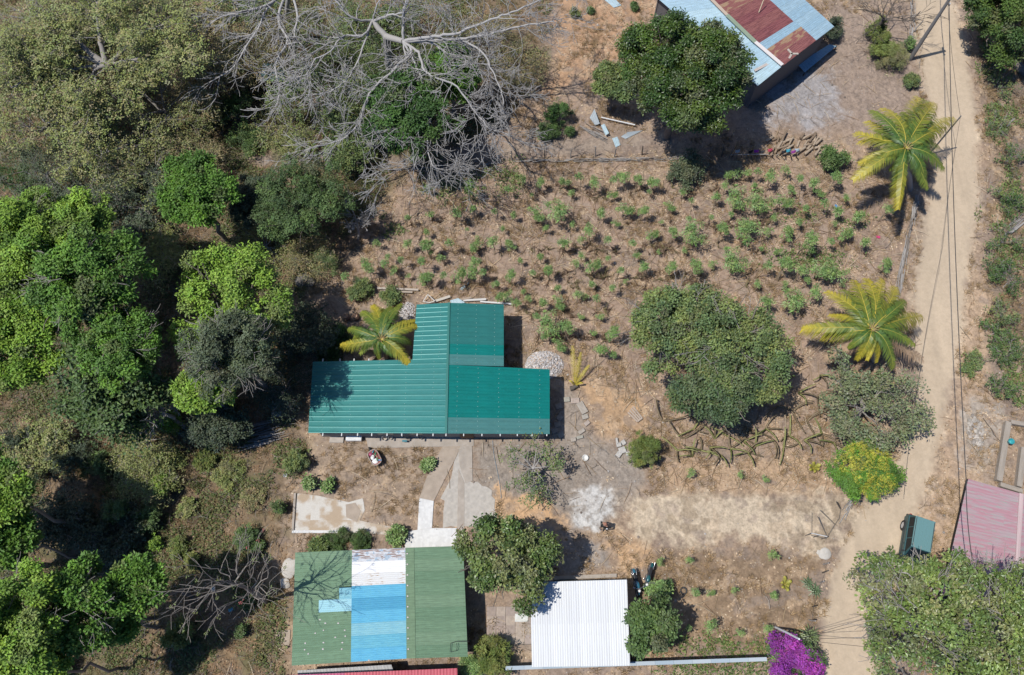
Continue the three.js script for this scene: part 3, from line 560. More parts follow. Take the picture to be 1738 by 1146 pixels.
// a leafy tree: trunk and limbs under a clumped crown.  c = centre of the crown in the photograph
function leafyTree(name, label, cat, px, py, rpx, h, pal, o = {}) {
  const top = P(px, py, h), k = ppm(px, py, h), r = rpx / k, rz = (o.ry ?? 1) * r * 1.02;
  const t = thing(name, label, cat, V(top.x, 0, top.z), 0, o.group);
  const b = new Buf(), cr = o.cr || clamp(r * .17, .26, .62), ry = o.hy || Math.min(h * .55, r * .75);
  const fork = V(rr(-.3, .3), Math.max(.3, h - ry * .9), rr(-.3, .3)).multiplyScalar(1), tr = o.tr || clamp(r * .06, .04, .3);
  limb(b, o.base ? P(...o.base).sub(t.position).setY(-.1) : V(0, -.1, 0), fork, tr * 1.25, tr * .85, .08, 5, 8);
  part('trunk', b.geo(), o.bark || M_bark, t);
  const n = o.limbs || Math.round(clamp(3 + r * 1.5, 4, 10)), lb = new Buf(), tips = [];
  for (let i = 0; i < n; i++) { const a = i / n * 6.283 + rr(-.3, .3), e = rr(.55, .85), end = V(Math.cos(a) * r * e, h + rr(-.2, .5) * ry, Math.sin(a) * rz * e), pp = limb(lb, fork, end, tr * .6, tr * .14, .2, 5, 5); for (let j = 0; j < 3; j++) limb(lb, pp[2 + (j % 3)], end.clone().add(V(rr(-.35, .35) * r, rr(-.1, .3) * ry, rr(-.35, .35) * r)), tr * .25, .02, .2, 4, 4); }
  part('limb', lb.geo(), o.bark || M_bark, t);
  const list = crownList({ rx: r, ry, rz, cy: h, cr, clumps: o.clumps, per: o.per, low: o.low ?? -.1, ls: o.ls, fill: o.fill, even: o.even }, PAL[pal]);
  if (o.twigs) { const tb = new Buf(), tp = []; for (let i = 0; i < o.twigs; i++) { const a = R() * 6.283, e = Math.sqrt(R()) * .72; twigs(tb, V(Math.cos(a) * r * e, h + ry * (1 - e * e) * .62, Math.sin(a) * rz * e), V(Math.cos(a) + rr(-.7, .7), rr(.0, .35), Math.sin(a) + rr(-.7, .7)).normalize(), rr(.7, 1.2), .028, 1, tp, { kids: 4, min: .014 }); } part('twig', tb.geo(), M_twig, t); }
  leaves(t, 'crown', list, o.leaf || 'mid', PAL[pal], o.mat);
  return t;
}
// a thin tree: visible grey branches with sparse small leaves
function openTree(name, label, cat, px, py, rpx, h, pal, o = {}) {
  const top = P(px, py, h), k = ppm(px, py, h), r = rpx / k;
  const t = thing(name, label, cat, V(top.x, 0, top.z), 0, o.group);
  const tr = o.tr || clamp(r * .045, .03, .2), b = new Buf(), fk = V(rr(-.4, .4), h * (o.fork ?? .5), rr(-.4, .4));
  limb(b, V(0, -.1, 0), fk, tr * 1.3, tr, .1, 5, 7);
  part('trunk', b.geo(), o.bark || M_grey, t);
  const lb = new Buf(), tips = [], n = o.limbs || 6;
  for (let i = 0; i < n; i++) { const a = i / n * 6.283 + rr(-.4, .4), s = rr(.55, 1), d = V(Math.cos(a) * s * r, (h - fk.y) * rr(.5, 1.1), Math.sin(a) * s * r).normalize(); twigs(lb, fk.clone().addScaledVector(YUP, rr(-.1, .05) * h), d, r * rr(.42, .6), tr * .55, o.depth ?? 3, tips, { kids: o.kids ?? 3, min: o.min ?? .014, wob: .22 }); }
  part('branch', lb.geo(), o.bark || M_grey, t);
  if (pal) {
    const list = [], m = o.per ?? 2;
    for (const q of tips) for (let j = 0; j < m; j++) if (R() < (o.cover ?? 1)) list.push({ p: q.clone().add(V(rr(-1, 1), rr(-.5, .4), rr(-1, 1)).multiplyScalar(o.jit ?? .45)), d: V(rr(-.5, .5), 1, rr(-.5, .5)).normalize(), s: (o.ls || 1) * rr(.7, 1.3) });
    leaves(t, 'crown', list, o.leaf || 'small', PAL[pal], o.mat);
  }
  return t;
}
function shrub(name, label, px, py, rpx, h, pal, o = {}) {
  const top = P(px, py, h * .6), k = ppm(px, py, h * .6); let r = rpx / k;
  const t = thing(name, label, o.cat || 'shrub', V(top.x, 0, top.z), 0, o.group), b = new Buf();
  for (let i = 0; i < 6; i++) { const a = i + rr(0, .9); limb(b, V(rr(-.05, .05), -.05, rr(-.05, .05)), V(Math.cos(a) * r * .6, h * rr(.55, .85), Math.sin(a) * r * .6), .035, .012, .2, 4, 4); }
  part('stem', b.geo(), o.bark || M_twig, t);
  r *= .9; const lobes = r > .55 ? 4 : 2, L = [], a0 = R() * 6.28;
  for (let k = 0; k < lobes; k++) { const a = a0 + k * 6.283 / lobes + rr(-.5, .5), e = k ? rr(.3, .62) : rr(0, .3), lr = r * rr(.34, .62), lh = h * rr(.6, 1), ls = crownList({ rx: lr, ry: lh * .45, rz: lr * (o.ry ?? 1), cy: lh * .52, cr: o.cr || clamp(lr * .42, .13, .42), per: o.per || 15, clumps: o.clumps, low: -.2, ls: o.ls ?? .8, fill: 1.7 }, PAL[pal]); for (const q of ls) { q.p.x += Math.cos(a) * r * e; q.p.z += Math.sin(a) * r * e; L.push(q); } }
  for (let k = 0; k < 14 * lobes; k++) { const a = R() * 6.28, e = rr(.4, .95) * r; L.push({ p: V(Math.cos(a) * e, rr(.1, .75) * h, Math.sin(a) * e), d: YUP, s: (o.ls ?? .8) * rr(.7, 1.1) }); }
  leaves(t, 'foliage', L, o.leaf || 'small', PAL[pal], o.mat);
  return t;
}

// --- the bright green wood on the left
leafyTree('broadleaf_tree', 'bright green tree at the left edge below the grey scrub', 'tree', 52, 405, 86, 9, 'bright', { per: 40, leaf: 'small', ls: 1.35, twigs: 16 });
leafyTree('broadleaf_tree', 'bright green tree with three rounded lobes, uppermost of the left wood', 'tree', 132, 388, 68, 8.5, 'bright', { per: 40, leaf: 'small', ls: 1.35 });
leafyTree('broadleaf_tree', 'bright green tree at the left edge, second below the scrub', 'tree', 30, 510, 76, 9, 'bright');
leafyTree('broadleaf_tree', 'large mid-green tree in the middle of the left wood', 'tree', 152, 486, 96, 10, 'brightDark', { per: 40, twigs: 18 });
leafyTree('broadleaf_tree', 'bright green tree at the left edge beside the grey branched tree', 'tree', 30, 600, 68, 8, 'bright');
leafyTree('broadleaf_tree', 'deep green round tree right of the grey branched tree', 'tree', 206, 588, 70, 9, 'brightDark', { leaf: 'small', ls: 1.3, twigs: 14 });
openTree('open_tree', 'green tree with bare grey branches showing through its crown', 'tree', 135, 622, 104, 11, 'shrub', { tr: .22, depth: 3, kids: 4, per: 3, cover: .8, limbs: 8, ls: 1.1, leaf: 'mid', min: .02, jit: .6 });
openTree('bare_tree', 'leafless grey twiggy tree right of the grey branched green tree', 'tree', 238, 672, 66, 7.5, null, { depth: 3, kids: 4, limbs: 8, tr: .12, min: .02 });
leafyTree('broadleaf_tree', 'light green tree behind the grey-green tree near the long house', 'tree', 385, 535, 98, 7.2, 'lime', { per: 36, fill: 2.4 });
leafyTree('broadleaf_tree', 'dense grey-green tree in front of the light green tree', 'tree', 398, 600, 74, 8.8, 'grey', { leaf: 'small', per: 34, ls: 1.1, hy: 2.4, twigs: 40 });
leafyTree('broadleaf_tree', 'small light green tree below the grey-green tree', 'tree', 344, 662, 40, 6.5, 'lime', {});
shrub('shrub', 'tiny bright green shrub beside the leafless twiggy tree', 285, 714, 19, 2.5, 'lime', { leaf: 'mid' });
openTree('open_tree', 'grey twiggy bush tree right of the tiny bright shrub', 'tree', 345, 712, 46, 4, 'greyDark', { depth: 3, kids: 4, per: 2 });
// --- trees at the lower left
leafyTree('broadleaf_tree', 'bright green tree at the left edge above the dark shaded hollow', 'tree', 12, 850, 50, 9, 'bright');
leafyTree('broadleaf_tree', 'leafy green tree at the left edge beside the dark shaded hollow', 'tree', 18, 915, 38, 8, 'brightDark');
leafyTree('broadleaf_tree', 'tall green tree just beyond the left edge shading the hollow, upper', 'tree', -66, 832, 74, 8.5, 'brightDark', { per: 40 });
leafyTree('broadleaf_tree', 'tall green tree just beyond the left edge shading the hollow, lower', 'tree', -84, 935, 84, 8.5, 'brightDark', { per: 40 });
leafyTree('broadleaf_tree', 'large bright green tree filling the bottom left corner', 'tree', 22, 1062, 80, 11, 'bright', { per: 40, leaf: 'small', ls: 1.35, twigs: 14 });
leafyTree('broadleaf_tree', 'bright green tree beside the corner tree at lower left', 'tree', 134, 1032, 62, 9.5, 'brightDark', { per: 36, twigs: 14 });
leafyTree('broadleaf_tree', 'deep green tree rightmost of the lower left wood', 'tree', 232, 992, 46, 8.5, 'brightDark', {});
leafyTree('broadleaf_tree', 'small mid-green tree in shade below the rightmost lower left tree', 'tree', 200, 1058, 28, 6, 'brightDark', {});
leafyTree('broadleaf_tree', 'bright green tree on the bottom edge left of the dark shade', 'tree', 72, 1135, 44, 9, 'bright', {});
shrub('shrub', 'yellow-green shrub at the edge of the bottom left shade', 298, 1076, 26, 2.5, 'hedge', { leaf: 'mid' });
for (const [x, y, r, h, p, l] of [
  [112, 770, 50, 3, 'greyDark', 'large grey-green shrub below the left wood'], [160, 785, 30, 2.2, 'shrub', 'dark green shrub right of the large grey-green shrub'],
  [195, 868, 26, 3, 'shrub', 'mid-green shrub standing alone in the dark hollow'], [245, 880, 28, 2.5, 'shrub', 'thin green shrub right of the dark hollow'],
  [268, 825, 20, 2, 'lime', 'pale green shrub above the dark hollow'], [345, 780, 24, .9, 'hedge', 'low yellow-green bush below the small light green tree'],
  [385, 805, 34, .7, 'olive', 'wide low olive bush on dry leaf litter'], [290, 775, 36, .9, 'olive', 'wide low olive bush left of the yellow-green bush'],
  [500, 780, 22, 1.8, 'guana', 'dark green shrub at the west corner of the front yard'], [30, 745, 34, 2.5, 'greyDark', 'grey bush at the left edge below the wood'],
  [320, 860, 18, .7, 'olive', 'low olive shrub on the litter east of the hollow'], [415, 910, 24, 1.5, 'shrub', 'green shrub above the bare branch tree'],
  [430, 845, 24, .6, 'oliveDry', 'dry brown-green brush near the yard edge'], [262, 922, 15, 1.2, 'lime', 'small bright shrub east of the hollow'],
  [300, 930, 18, 1.2, 'hedge', 'small yellow-green shrub above the bare branch tree'], [325, 950, 14, 1, 'hedge', 'tiny yellow-green shrub above the bare branch tree'],
  [415, 1023, 14, 1.2, 'shrub', 'small green shrub under the leaning bare tree'], [408, 1070, 12, 1, 'shrub', 'small green shrub below the leaning bare tree'],
  [436, 925, 12, 1, 'shrub', 'small green shrub left of the patched roof corner'], [470, 860, 14, 1.6, 'shrub', 'dark little shrub beside the broken slab'],
  [105, 1135, 20, 1.5, 'shrub', 'dark shrub in shade on the bottom edge']])
  shrub('shrub', l, x, y, r, h, p, {});
// the leaning bare tree whose shadow falls over the patched roof
{
  const b0 = P(452, 1022), t = thing('bare_tree', 'leaning leafless tree left of the patched green and blue roof', 'tree', b0);
  const loc = (x, y, h) => P(x, y, h).sub(b0), b = new Buf(), lb = new Buf(), tips = [];
  const hub = loc(428, 1006, 6), f2 = loc(402, 992, 8.6);
  limb(b, V(0, -.1, 0), hub, .15, .12, .06); limb(b, hub, f2, .12, .09, .06);
  part('trunk', b.geo(), M_bark, t);
  for (const [x, y, h, s] of [[352, 984, 10.4, f2], [304, 992, 10.6, f2], [312, 1020, 10.2, f2], [348, 958, 10.6, f2], [400, 950, 10.6, f2], [372, 1034, 9.8, hub], [430, 962, 9.6, hub], [455, 975, 9.4, hub], [466, 1000, 9.2, hub], [444, 1036, 9, hub]]) {
    const e = loc(x, y, h), pp = limb(lb, s, e, .045, .016, .14, 6, 5);
    for (let k = 1; k < 6; k++) if (R() < .6) twigs(lb, pp[k], pp[k].clone().sub(s).normalize().add(V(rr(-.7, .7), rr(-.3, .3), rr(-.7, .7))).normalize(), rr(1, 1.8), .028, 2, tips, { kids: 2, min: .012 });
  }
  part('branch', lb.geo(), std(.29, .255, .22), t);
  leaves(t, 'bud_cluster', tips.filter((_, i) => i % 7 === 0).map(p => ({ p, d: YUP, s: .6, c: R() < .12 ? [.3, .07, .06] : [.16, .2, .06] })), 'small', PAL.olive);
}
// --- north-west dry wood: thin grey-olive trees
const NW = [
  [60, 40, 92, 9, 'olive', 'thin olive tree in the top left corner'], [45, 165, 92, 9, 'olive', 'thin olive tree at the left edge, second from the top'],
  [285, 45, 84, 8, 'olive', 'thin olive tree at the top edge, right of the crooked dark trunk'], [255, 150, 92, 8, 'olive', 'thin olive tree in the middle of the dry wood'],
  [150, 235, 92, 8, 'olive', 'thin olive tree below the crooked dark trunk'], [50, 272, 66, 7, 'grey', 'thin grey-green tree at the left edge above the bright wood'],
  [350, 120, 66, 7, 'oliveDry', 'thin brownish tree left of the leafless crown'], [245, 268, 66, 6.5, 'olive', 'thin olive tree near the footpath end'],
  [415, 70, 66, 7, 'oliveDry', 'thin brown-olive tree under the left leafless crown'], [130, 312, 60, 6, 'grey', 'thin grey tree just above the bright lobed tree'],
  [548, 50, 70, 6, 'guana', 'thin green tree behind the leafless crown at the top'], [545, 165, 66, 5.5, 'guana', 'thin green tree left under the great leafless crown'],
  [335, 25, 60, 8, 'oliveDry', 'thin dry tree at the top edge near the left leafless crown'], [240, 345, 60, 5, 'greyDark', 'thin dark grey-green tree above the light green tree'],
  [330, 245, 50, 5, 'oliveDry', 'thin dry tree beside the dark branch shadows'], [620, 30, 56, 5, 'guana', 'thin green tree behind the trunk of the leafless tree'],
  [15, 105, 60, 9, 'oliveDry', 'thin dry tree at the left edge between two olive trees'], [600, 110, 58, 4, 'guana', 'thin green tree left of the great leafless trunk'], [725, 40, 56, 4, 'guana', 'thin green tree behind the upper limbs of the great leafless tree'], [640, 185, 50, 3.5, 'guana', 'thin green tree under the lower limbs of the great leafless tree'],
  [255, 425, 44, 4, 'olive', 'thin olive bush tree between the bright wood and the light green tree'], [450, 415, 48, 2.5, 'olive', 'low olive scrub below the wide dark thicket'], [520, 425, 34, 2, 'oliveDry', 'low dry scrub near the dark boulders'], [505, 560, 40, 3, 'greyDark', 'thin dark scrub between the light green tree and the palm'], [470, 660, 44, 3, 'greyDark', 'thin grey scrub west of the long house'], [245, 745, 50, 3, 'olive', 'thin olive scrub below the leafless twiggy tree'], [60, 770, 46, 3, 'olive', 'thin olive scrub at the left edge above the hollow'], [250, 800, 40, 3, 'olive', 'thin olive scrub just above the dark hollow'], [180, 905, 40, 3, 'greyDark', 'thin dark scrub inside the hollow'], [105, 880, 44, 3.5, 'greyDark', 'thin dark scrub at the left of the hollow'],
  [590, 235, 44, 3.5, 'guana', 'thin green bush tree beside the footpath'],
  [20, -18, 80, 9, 'olive', 'thin olive tree cut by the top left corner'], [130, -10, 76, 8, 'olive', 'thin olive tree cut by the top edge above the crooked trunk'], [215, -8, 70, 8, 'olive', 'thin olive tree cut by the top edge right of the crooked trunk'],
  [395, -6, 62, 6, 'guana', 'thin green tree cut by the top edge behind the left leafless crown'], [470, 10, 56, 5, 'oliveDry', 'thin dry tree at the top edge between both leafless crowns'], [660, 100, 60, 4, 'guana', 'thin green tree right under the great leafless trunk'], [800, 60, 60, 4, 'oliveDry', 'thin dry tree under the right limbs of the great leafless tree'], [880, 100, 44, 3, 'oliveDry', 'thin dry bush tree under the right limb ends'], [480, 200, 52, 4, 'olive', 'thin olive tree above the footpath, right of the dark bush'],
];
for (const [x, y, r, h, p, l] of NW) openTree('open_tree', l, 'tree', x, y, r * 1.05, h * .66, p, { depth: 3, kids: 3, limbs: 9, per: 3, cover: .52, leaf: R() < .5 ? 'small' : 'fine', ls: 1.1, min: .011, jit: .75, bark: M_twig });
{
  const t = thing('open_tree', 'thin olive tree with a crooked dark trunk and long limbs', 'tree', P(182, 112, 7.5).setY(0)), o0 = t.position, loc = (x, y, h) => P(x, y, h).sub(o0), b = new Buf(), lb = new Buf(), tips = [];
  const hub = loc(182, 110, 7); limb(b, V(0, -.1, 0), hub, .36, .28, .05, 6, 9); part('trunk', b.geo(), std(.12, .10, .085), t);
  for (const [r0, pts] of [[.22, [[170, 70, 8], [165, 30, 9], [165, -20, 10]]], [.22, [[150, 88, 7.6], [129, 65, 8.2], [109, 61, 8.4], [82, 73, 8.4], [34, 102, 8.2]]], [.18, [[136, 96, 7.4], [102, 94, 7.6], [70, 110, 7.6], [20, 150, 7.4]]], [.18, [[160, 119, 7], [163, 146, 7], [150, 190, 6.6]]], [.16, [[204, 106, 7.2], [235, 100, 7.6], [275, 98, 7.8]]], [.15, [[215, 80, 7.8], [245, 55, 8.2], [280, 40, 8.4]]], [.13, [[120, 120, 7], [110, 140, 6.8]]]]) {
    const wp = [hub, ...pts.map(q => loc(...q))], cv = new THREE.CatmullRomCurve3(wp), n = wp.length * 4, ps = [], rs = []; for (let i = 0; i <= n; i++) { ps.push(cv.getPoint(i / n).add(V(rr(-.05, .05), rr(-.05, .05), rr(-.05, .05)))); rs.push(r0 * (1 - .8 * i / n) + .02); } lb.tube(ps, rs, 6, false);
    for (let i = 4; i <= n; i++) { const d = cv.getTangent(i / n).multiplyScalar(.7).add(V(rr(-1, 1), rr(-.4, .4), rr(-1, 1))).normalize(); twigs(lb, ps[i], d, rr(1.1, 2), Math.min(rs[i] * .6, .05), 2, tips, { kids: 3, min: .013 }); }
  }
  part('branch', lb.geo(), M_twig, t);
  const L = []; for (const q of tips) for (let j = 0; j < 4; j++) L.push({ p: q.clone().add(V(rr(-.7, .7), rr(-.4, .3), rr(-.7, .7))), d: YUP, s: rr(.8, 1.4) }); leaves(t, 'crown', L, 'small', PAL.olive);
}
for (const [x, y, r, h, p, l] of [
  [390, 180, 44, 3.2, 'dark', 'dark green bush among the black branch shadows'], [18, 295, 44, 3.5, 'dark', 'dark green bush at the left edge above the bright wood'],
  [425, 230, 36, 1.6, 'shrub', 'low green bush right of the branch shadows'], [230, 315, 40, 2, 'greyDark', 'dark low bush above the footpath end'],
  [300, 320, 40, 2.2, 'greyDark', 'dark shaded bush left of the dense green tree'], [490, 240, 36, 1.2, 'olive', 'low olive bush on the footpath edge'],
  [70, 330, 30, 1.6, 'olive', 'low olive bush above the bright wood'], [200, 400, 34, 2, 'greyDark', 'dark bush between the bright wood and the dense tree'],
  [255, 440, 34, 2, 'greyDark', 'dark bush left of the light green tree'], [450, 120, 34, 1.6, 'olive', 'low olive bush below the left leafless crown']])
  shrub('shrub', l, x, y, r, h, p, {});
leafyTree('broadleaf_tree', 'dense deep green tree above the light green tree', 'tree', 335, 335, 60, 6.5, 'brightDark', { per: 40 });
leafyTree('broadleaf_tree', 'wide dark olive thicket tree left of the crop field', 'tree', 512, 345, 78, 4.5, 'shrub', { leaf: 'small', per: 55, hy: 2.2, cr: .7 });
leafyTree('broadleaf_tree', 'dark olive tree between the dense tree and the thicket', 'tree', 430, 345, 46, 4, 'greyDark', { leaf: 'small' });
leafyTree('broadleaf_tree', 'dark green tree under the great leafless crown', 'tree', 690, 205, 72, 6, 'dark', { per: 40 });
leafyTree('broadleaf_tree', 'mid-green tree half hidden by the leafless crown', 'tree', 765, 130, 56, 5, 'brightDark', {});
openTree('bare_tree', 'small grey leafless tree at the left end of the crop rows', 'tree', 592, 362, 44, 4, null, { depth: 3, kids: 4, limbs: 6, min: .02, tr: .08 });
shrub('shrub', 'thin green bush tree near the stony corner', 548, 440, 28, 2.6, 'guana', { leaf: 'fine', per: 14 });
// --- the great leafless tree
{
  const b0 = P(662, 150), t = thing('bare_tree', 'great leafless grey tree at the top with spreading branches', 'tree', V(b0.x, 0, b0.z)), o0 = t.position;
  const loc = (x, y, h) => P(x, y, h).sub(o0), b = new Buf(), lb = new Buf(), tips = [];
  const hub = loc(655, 62, 6.5), hubA = loc(632, 36, 7), hubB = loc(684, 70, 7.2);
  limb(b, V(0, -.2, 0), hub, .34, .27, .05, 6, 10); limb(b, hub, hubA, .24, .2, .05, 4, 9); limb(b, hub, hubB, .26, .21, .05, 4, 9);
  part('trunk', b.geo(), M_grey, t);
  const LIMBS = [
    [hubB, .24, [[735, 62, 8], [774, 56, 8.6], [838, 31, 9.4], [880, 17, 10], [940, -12, 10.5]]],
    [hubB, .22, [[745, 68, 7.8], [812, 62, 8.4], [855, 51, 8.8], [900, 42, 9.2], [940, 36, 9.5]]],
    [hubB, .2, [[684, 30, 8.5], [690, 0, 9.5], [730, -30, 10.5]]],
    [hubA, .2, [[660, 26, 8], [684, 20, 8.8], [700, -20, 10]]],
    [hubA, .16, [[614, 61, 7.4], [585, 60, 7.6], [559, 88, 7.8], [535, 100, 7.8], [522, 125, 7.6]]],
    [hubA, .16, [[598, 30, 8], [570, 0, 9], [545, -30, 9.5]]],
    [hubB, .2, [[699, 85, 7.3], [668, 119, 7.4], [634, 150, 7.4], [617, 184, 7.2], [610, 208, 7], [583, 235, 6.6], [520, 254, 6.2]]],
    [hubB, .19, [[709, 88, 7.4], [719, 116, 7.6], [736, 131, 7.7], [770, 143, 7.6], [808, 191, 7.2], [832, 218, 7], [868, 231, 6.8]]],
    [hubB, .15, [[714, 129, 7.2], [723, 163, 7], [728, 194, 6.8], [726, 252, 6.2], [736, 282, 6], [757, 290, 5.8]]],
    [hubB, .17, [[746, 66, 7.8], [784, 68, 8], [821, 92, 8], [835, 119, 7.8], [849, 150, 7.6], [856, 178, 7.4]]],
    [hubB, .13, [[735, 75, 7.4], [760, 90, 7.4], [790, 100, 7.2], [812, 130, 7]]],
    [hubA, .13, [[640, 10, 8.2], [652, -20, 9.2]]],
    [hubA, .12, [[612, 90, 7], [600, 118, 6.8], [578, 145, 6.6], [545, 160, 6.4], [520, 160, 6.2]]],
    [hubB, .12, [[690, 100, 7], [696, 150, 6.8], [715, 200, 6.4], [700, 300, 5.6]]],
  ];
  for (const [s, r0, pts] of LIMBS) {
    const wp = [s, ...pts.map(q => loc(...q))], cv = new THREE.CatmullRomCurve3(wp), n = wp.length * 4, ps = [], rs = [];
    for (let i = 0; i <= n; i++) { const u = i / n; ps.push(cv.getPoint(u).add(V(rr(-.06, .06), rr(-.06, .06), rr(-.06, .06)))); rs.push(r0 * .47 * (1 - .82 * u) + .02); }
    lb.tube(ps, rs, 7, false);
    for (let i = 3; i <= n; i++) {
      const tg = cv.getTangent(i / n), ks = R() < .78 ? 1 : 0;
      for (let k = 0; k < ks; k++) { const d = tg.clone().multiplyScalar(.8).add(V(rr(-1, 1), rr(-.4, .5), rr(-1, 1))).normalize(); d.y *= .6; twigs(lb, ps[i], d.normalize(), rr(1.0, 2.4) * (i > n * .5 ? 1.05 : .8), Math.min(rs[i] * .6, .045), i > n * .3 ? 3 : 2, tips, { kids: 3, min: .017, wob: .26, flat: .8 }); }
    }
  }
  part('branch', lb.geo(), std(.355, .34, .325, .85), t);
}
{
  const b0 = P(480, 60), t = thing('bare_tree', 'leafless grey tree cut by the top edge, left of the great one', 'tree', V(b0.x, 0, b0.z)), o0 = t.position;
  const loc = (x, y, h) => P(x, y, h).sub(o0), b = new Buf(), lb = new Buf(), tips = [];
  const hub = loc(492, -22, 6.5);
  limb(b, V(0, -.2, 0), hub, .22, .16, .05, 6, 8); part('trunk', b.geo(), M_grey, t);
  for (const [r0, pts] of [[.15, [[474, 20, 7.5], [474, 41, 7.5], [488, 68, 7.2], [474, 95, 6.9], [467, 112, 6.7], [474, 150, 6.4], [470, 180, 6]]], [.16, [[455, 8, 7.5], [430, 16, 7.6], [400, 22, 7.6], [372, 30, 7.4], [350, 45, 7.2]]], [.13, [[450, 20, 7.4], [440, 45, 7], [420, 75, 6.8], [395, 115, 6.5], [355, 140, 6.2]]], [.13, [[505, 30, 7.2], [500, 60, 7], [520, 85, 6.8]]], [.13, [[440, -5, 8], [400, 0, 8.2], [360, -8, 8.4]]]]) {
    const wp = [hub, ...pts.map(q => loc(...q))], cv = new THREE.CatmullRomCurve3(wp), n = wp.length * 4, ps = [], rs = [];
    for (let i = 0; i <= n; i++) { ps.push(cv.getPoint(i / n)); rs.push(r0 * .7 * (1 - .8 * i / n) + .02); }
    lb.tube(ps, rs, 6, false);
    for (let i = 4; i <= n; i++) for (let k = 0; k < 1; k++) { const d = cv.getTangent(i / n).multiplyScalar(.8).add(V(rr(-1, 1), rr(-.4, .4), rr(-1, 1))).normalize(); twigs(lb, ps[i], d, rr(.9, 1.7), Math.min(rs[i] * .6, .05), 2, tips, { kids: 3, min: .015 }); }
  }
  part('branch', lb.geo(), std(.37, .355, .34, .85), t);
}
openTree('bare_tree', 'small dark leafless tree at the top edge beside the road', 'tree', 1512, 2, 74, 4.5, null, { depth: 3, kids: 3, limbs: 7, min: .016, tr: .12, bark: M_dark });
// --- trees round the yards
leafyTree('broadleaf_tree', 'large dark green tree beside the red and blue tin roof', 'tree', 1162, 128, 108, 7.5, 'mango', { per: 46, cr: .62, mat: gloss, hy: 3.6, fill: 3.2, even: true });
leafyTree('broadleaf_tree', 'small pale green tree left of the large dark tree', 'tree', 1044, 140, 34, 3.5, 'guana', { leaf: 'mid' });
leafyTree('broadleaf_tree', 'broad grey-green tree in the lower crop field', 'tree', 1148, 552, 98, 5, 'guana', { leaf: 'mid', per: 19, cr: .46, ry: .78, hy: 1.5, limbs: 9, fill: 2.2, twigs: 20 });
leafyTree('broadleaf_tree', 'grey-green tree joined to the right of the broad field tree', 'tree', 1238, 590, 104, 5.4, 'guana', { leaf: 'mid', per: 19, cr: .46, ry: .95, hy: 1.7, limbs: 9, fill: 2.2, twigs: 25 });
leafyTree('broadleaf_tree', 'grey-green tree lowest of the field cluster', 'tree', 1222, 668, 74, 5, 'guanaDark', { leaf: 'mid', per: 26, cr: .45, ry: .8, hy: 1.5, fill: 2.2 });
leafyTree('broadleaf_tree', 'mottled green tree between the patched roof and the white roof', 'tree', 858, 952, 84, 4.6, 'cashew', { leaf: 'big', per: 24, ls: .72, cr: .45, mat: gloss, hy: 2, fill: 2.4 });
openTree('open_tree', 'spreading sparse tree in front of the long house porch', 'tree', 902, 790, 60, 3.2, 'guana', { depth: 2, kids: 3, limbs: 9, per: 2, leaf: 'mid', ls: .65, cover: .6, jit: .3, fork: .6 });
shrub('shrub', 'round pale green shrub in the middle of the yard', 1096, 763, 37, 2.6, 'hedge', { leaf: 'lance', ls: .55, per: 30, cat: 'shrub' });
openTree('open_tree', 'pale sparse tree below the palm at the roadside', 'tree', 1485, 685, 84, 4.5, 'pale', { depth: 3, kids: 3, limbs: 11, per: 3, cover: .75, leaf: 'mid', ls: .8, bark: M_twig, jit: .35 });
{
  const t = leafyTree('flowering_tree', 'round green tree with yellow blossom at the driveway corner', 'tree', 1465, 800, 46, 3.4, 'brightDark', { leaf: 'small', per: 36, cr: .45, hy: 1.6 });
  const r = 47 / ppm(1465, 800, 3.4), l = crownList({ rx: r * 1.06, ry: 1.8, rz: r * 1.06, cy: 3.6, cr: .22, per: 4, low: .1, fill: 6, even: true }, [[.43, .42, .05]]);
  leaves(t, 'blossom', l.map(q => ({ ...q, s: q.s * .42 })), 'small', PAL.lime);
}
leafyTree('broadleaf_tree', 'huge pale green tree in the bottom right corner', 'tree', 1552, 1056, 118, 6, 'almond', { leaf: 'big', ls: .72, per: 15, cr: .5, fill: 2.2, hy: 2.4, limbs: 12, bark: M_grey, mat: gloss, twigs: 70 });
leafyTree('broadleaf_tree', 'pale green tree at the right edge joining the huge corner tree', 'tree', 1692, 1062, 116, 6, 'almond', { leaf: 'big', ls: .72, per: 15, cr: .5, fill: 2.2, hy: 2.4, limbs: 12, bark: M_grey, mat: gloss, twigs: 60 });
leafyTree('broadleaf_tree', 'green tree beside the motorcycle and the white roof', 'tree', 1102, 1062, 38, 3, 'shrub', { leaf: 'mid', per: 34, cr: .45, ry: 1.35, hy: 1.6 });
shrub('shrub', 'small green bush at the north tip of the tree by the white roof', 1130, 1000, 16, 1.3, 'crop', { leaf: 'mid' });
leafyTree('broadleaf_tree', 'dark green tree in the top right corner', 'tree', 1708, 32, 78, 3.6, 'mango', { per: 40, tr: .3, bark: M_bark, hy: 2.4, base: [1745, 128] });
{
  const c = P(1338, 1122), t = thing('bougainvillea', 'purple flowering bougainvillea at the roadside end of the wall', 'shrub', c), b = new Buf();
  for (let i = 0; i < 8; i++) limb(b, V(0, -.05, 0), V(Math.cos(i) * .9, rr(1, 1.8), Math.sin(i) * .8), .04, .015, .25, 4, 4);
  part('stem', b.geo(), M_twig, t);
  leaves(t, 'foliage', crownList({ rx: 1.45, ry: 1, rz: 1.1, cy: 1.1, cr: .4, per: 14 }, PAL.shrub), 'small', PAL.shrub);
  leaves(t, 'blossom', crownList({ rx: 1.6, ry: 1.15, rz: 1.2, cy: 1.2, cr: .38, per: 34, low: .0 }, [[.24, .03, .25], [.32, .045, .31], [.19, .025, .22]]), 'small', PAL.shrub);
}
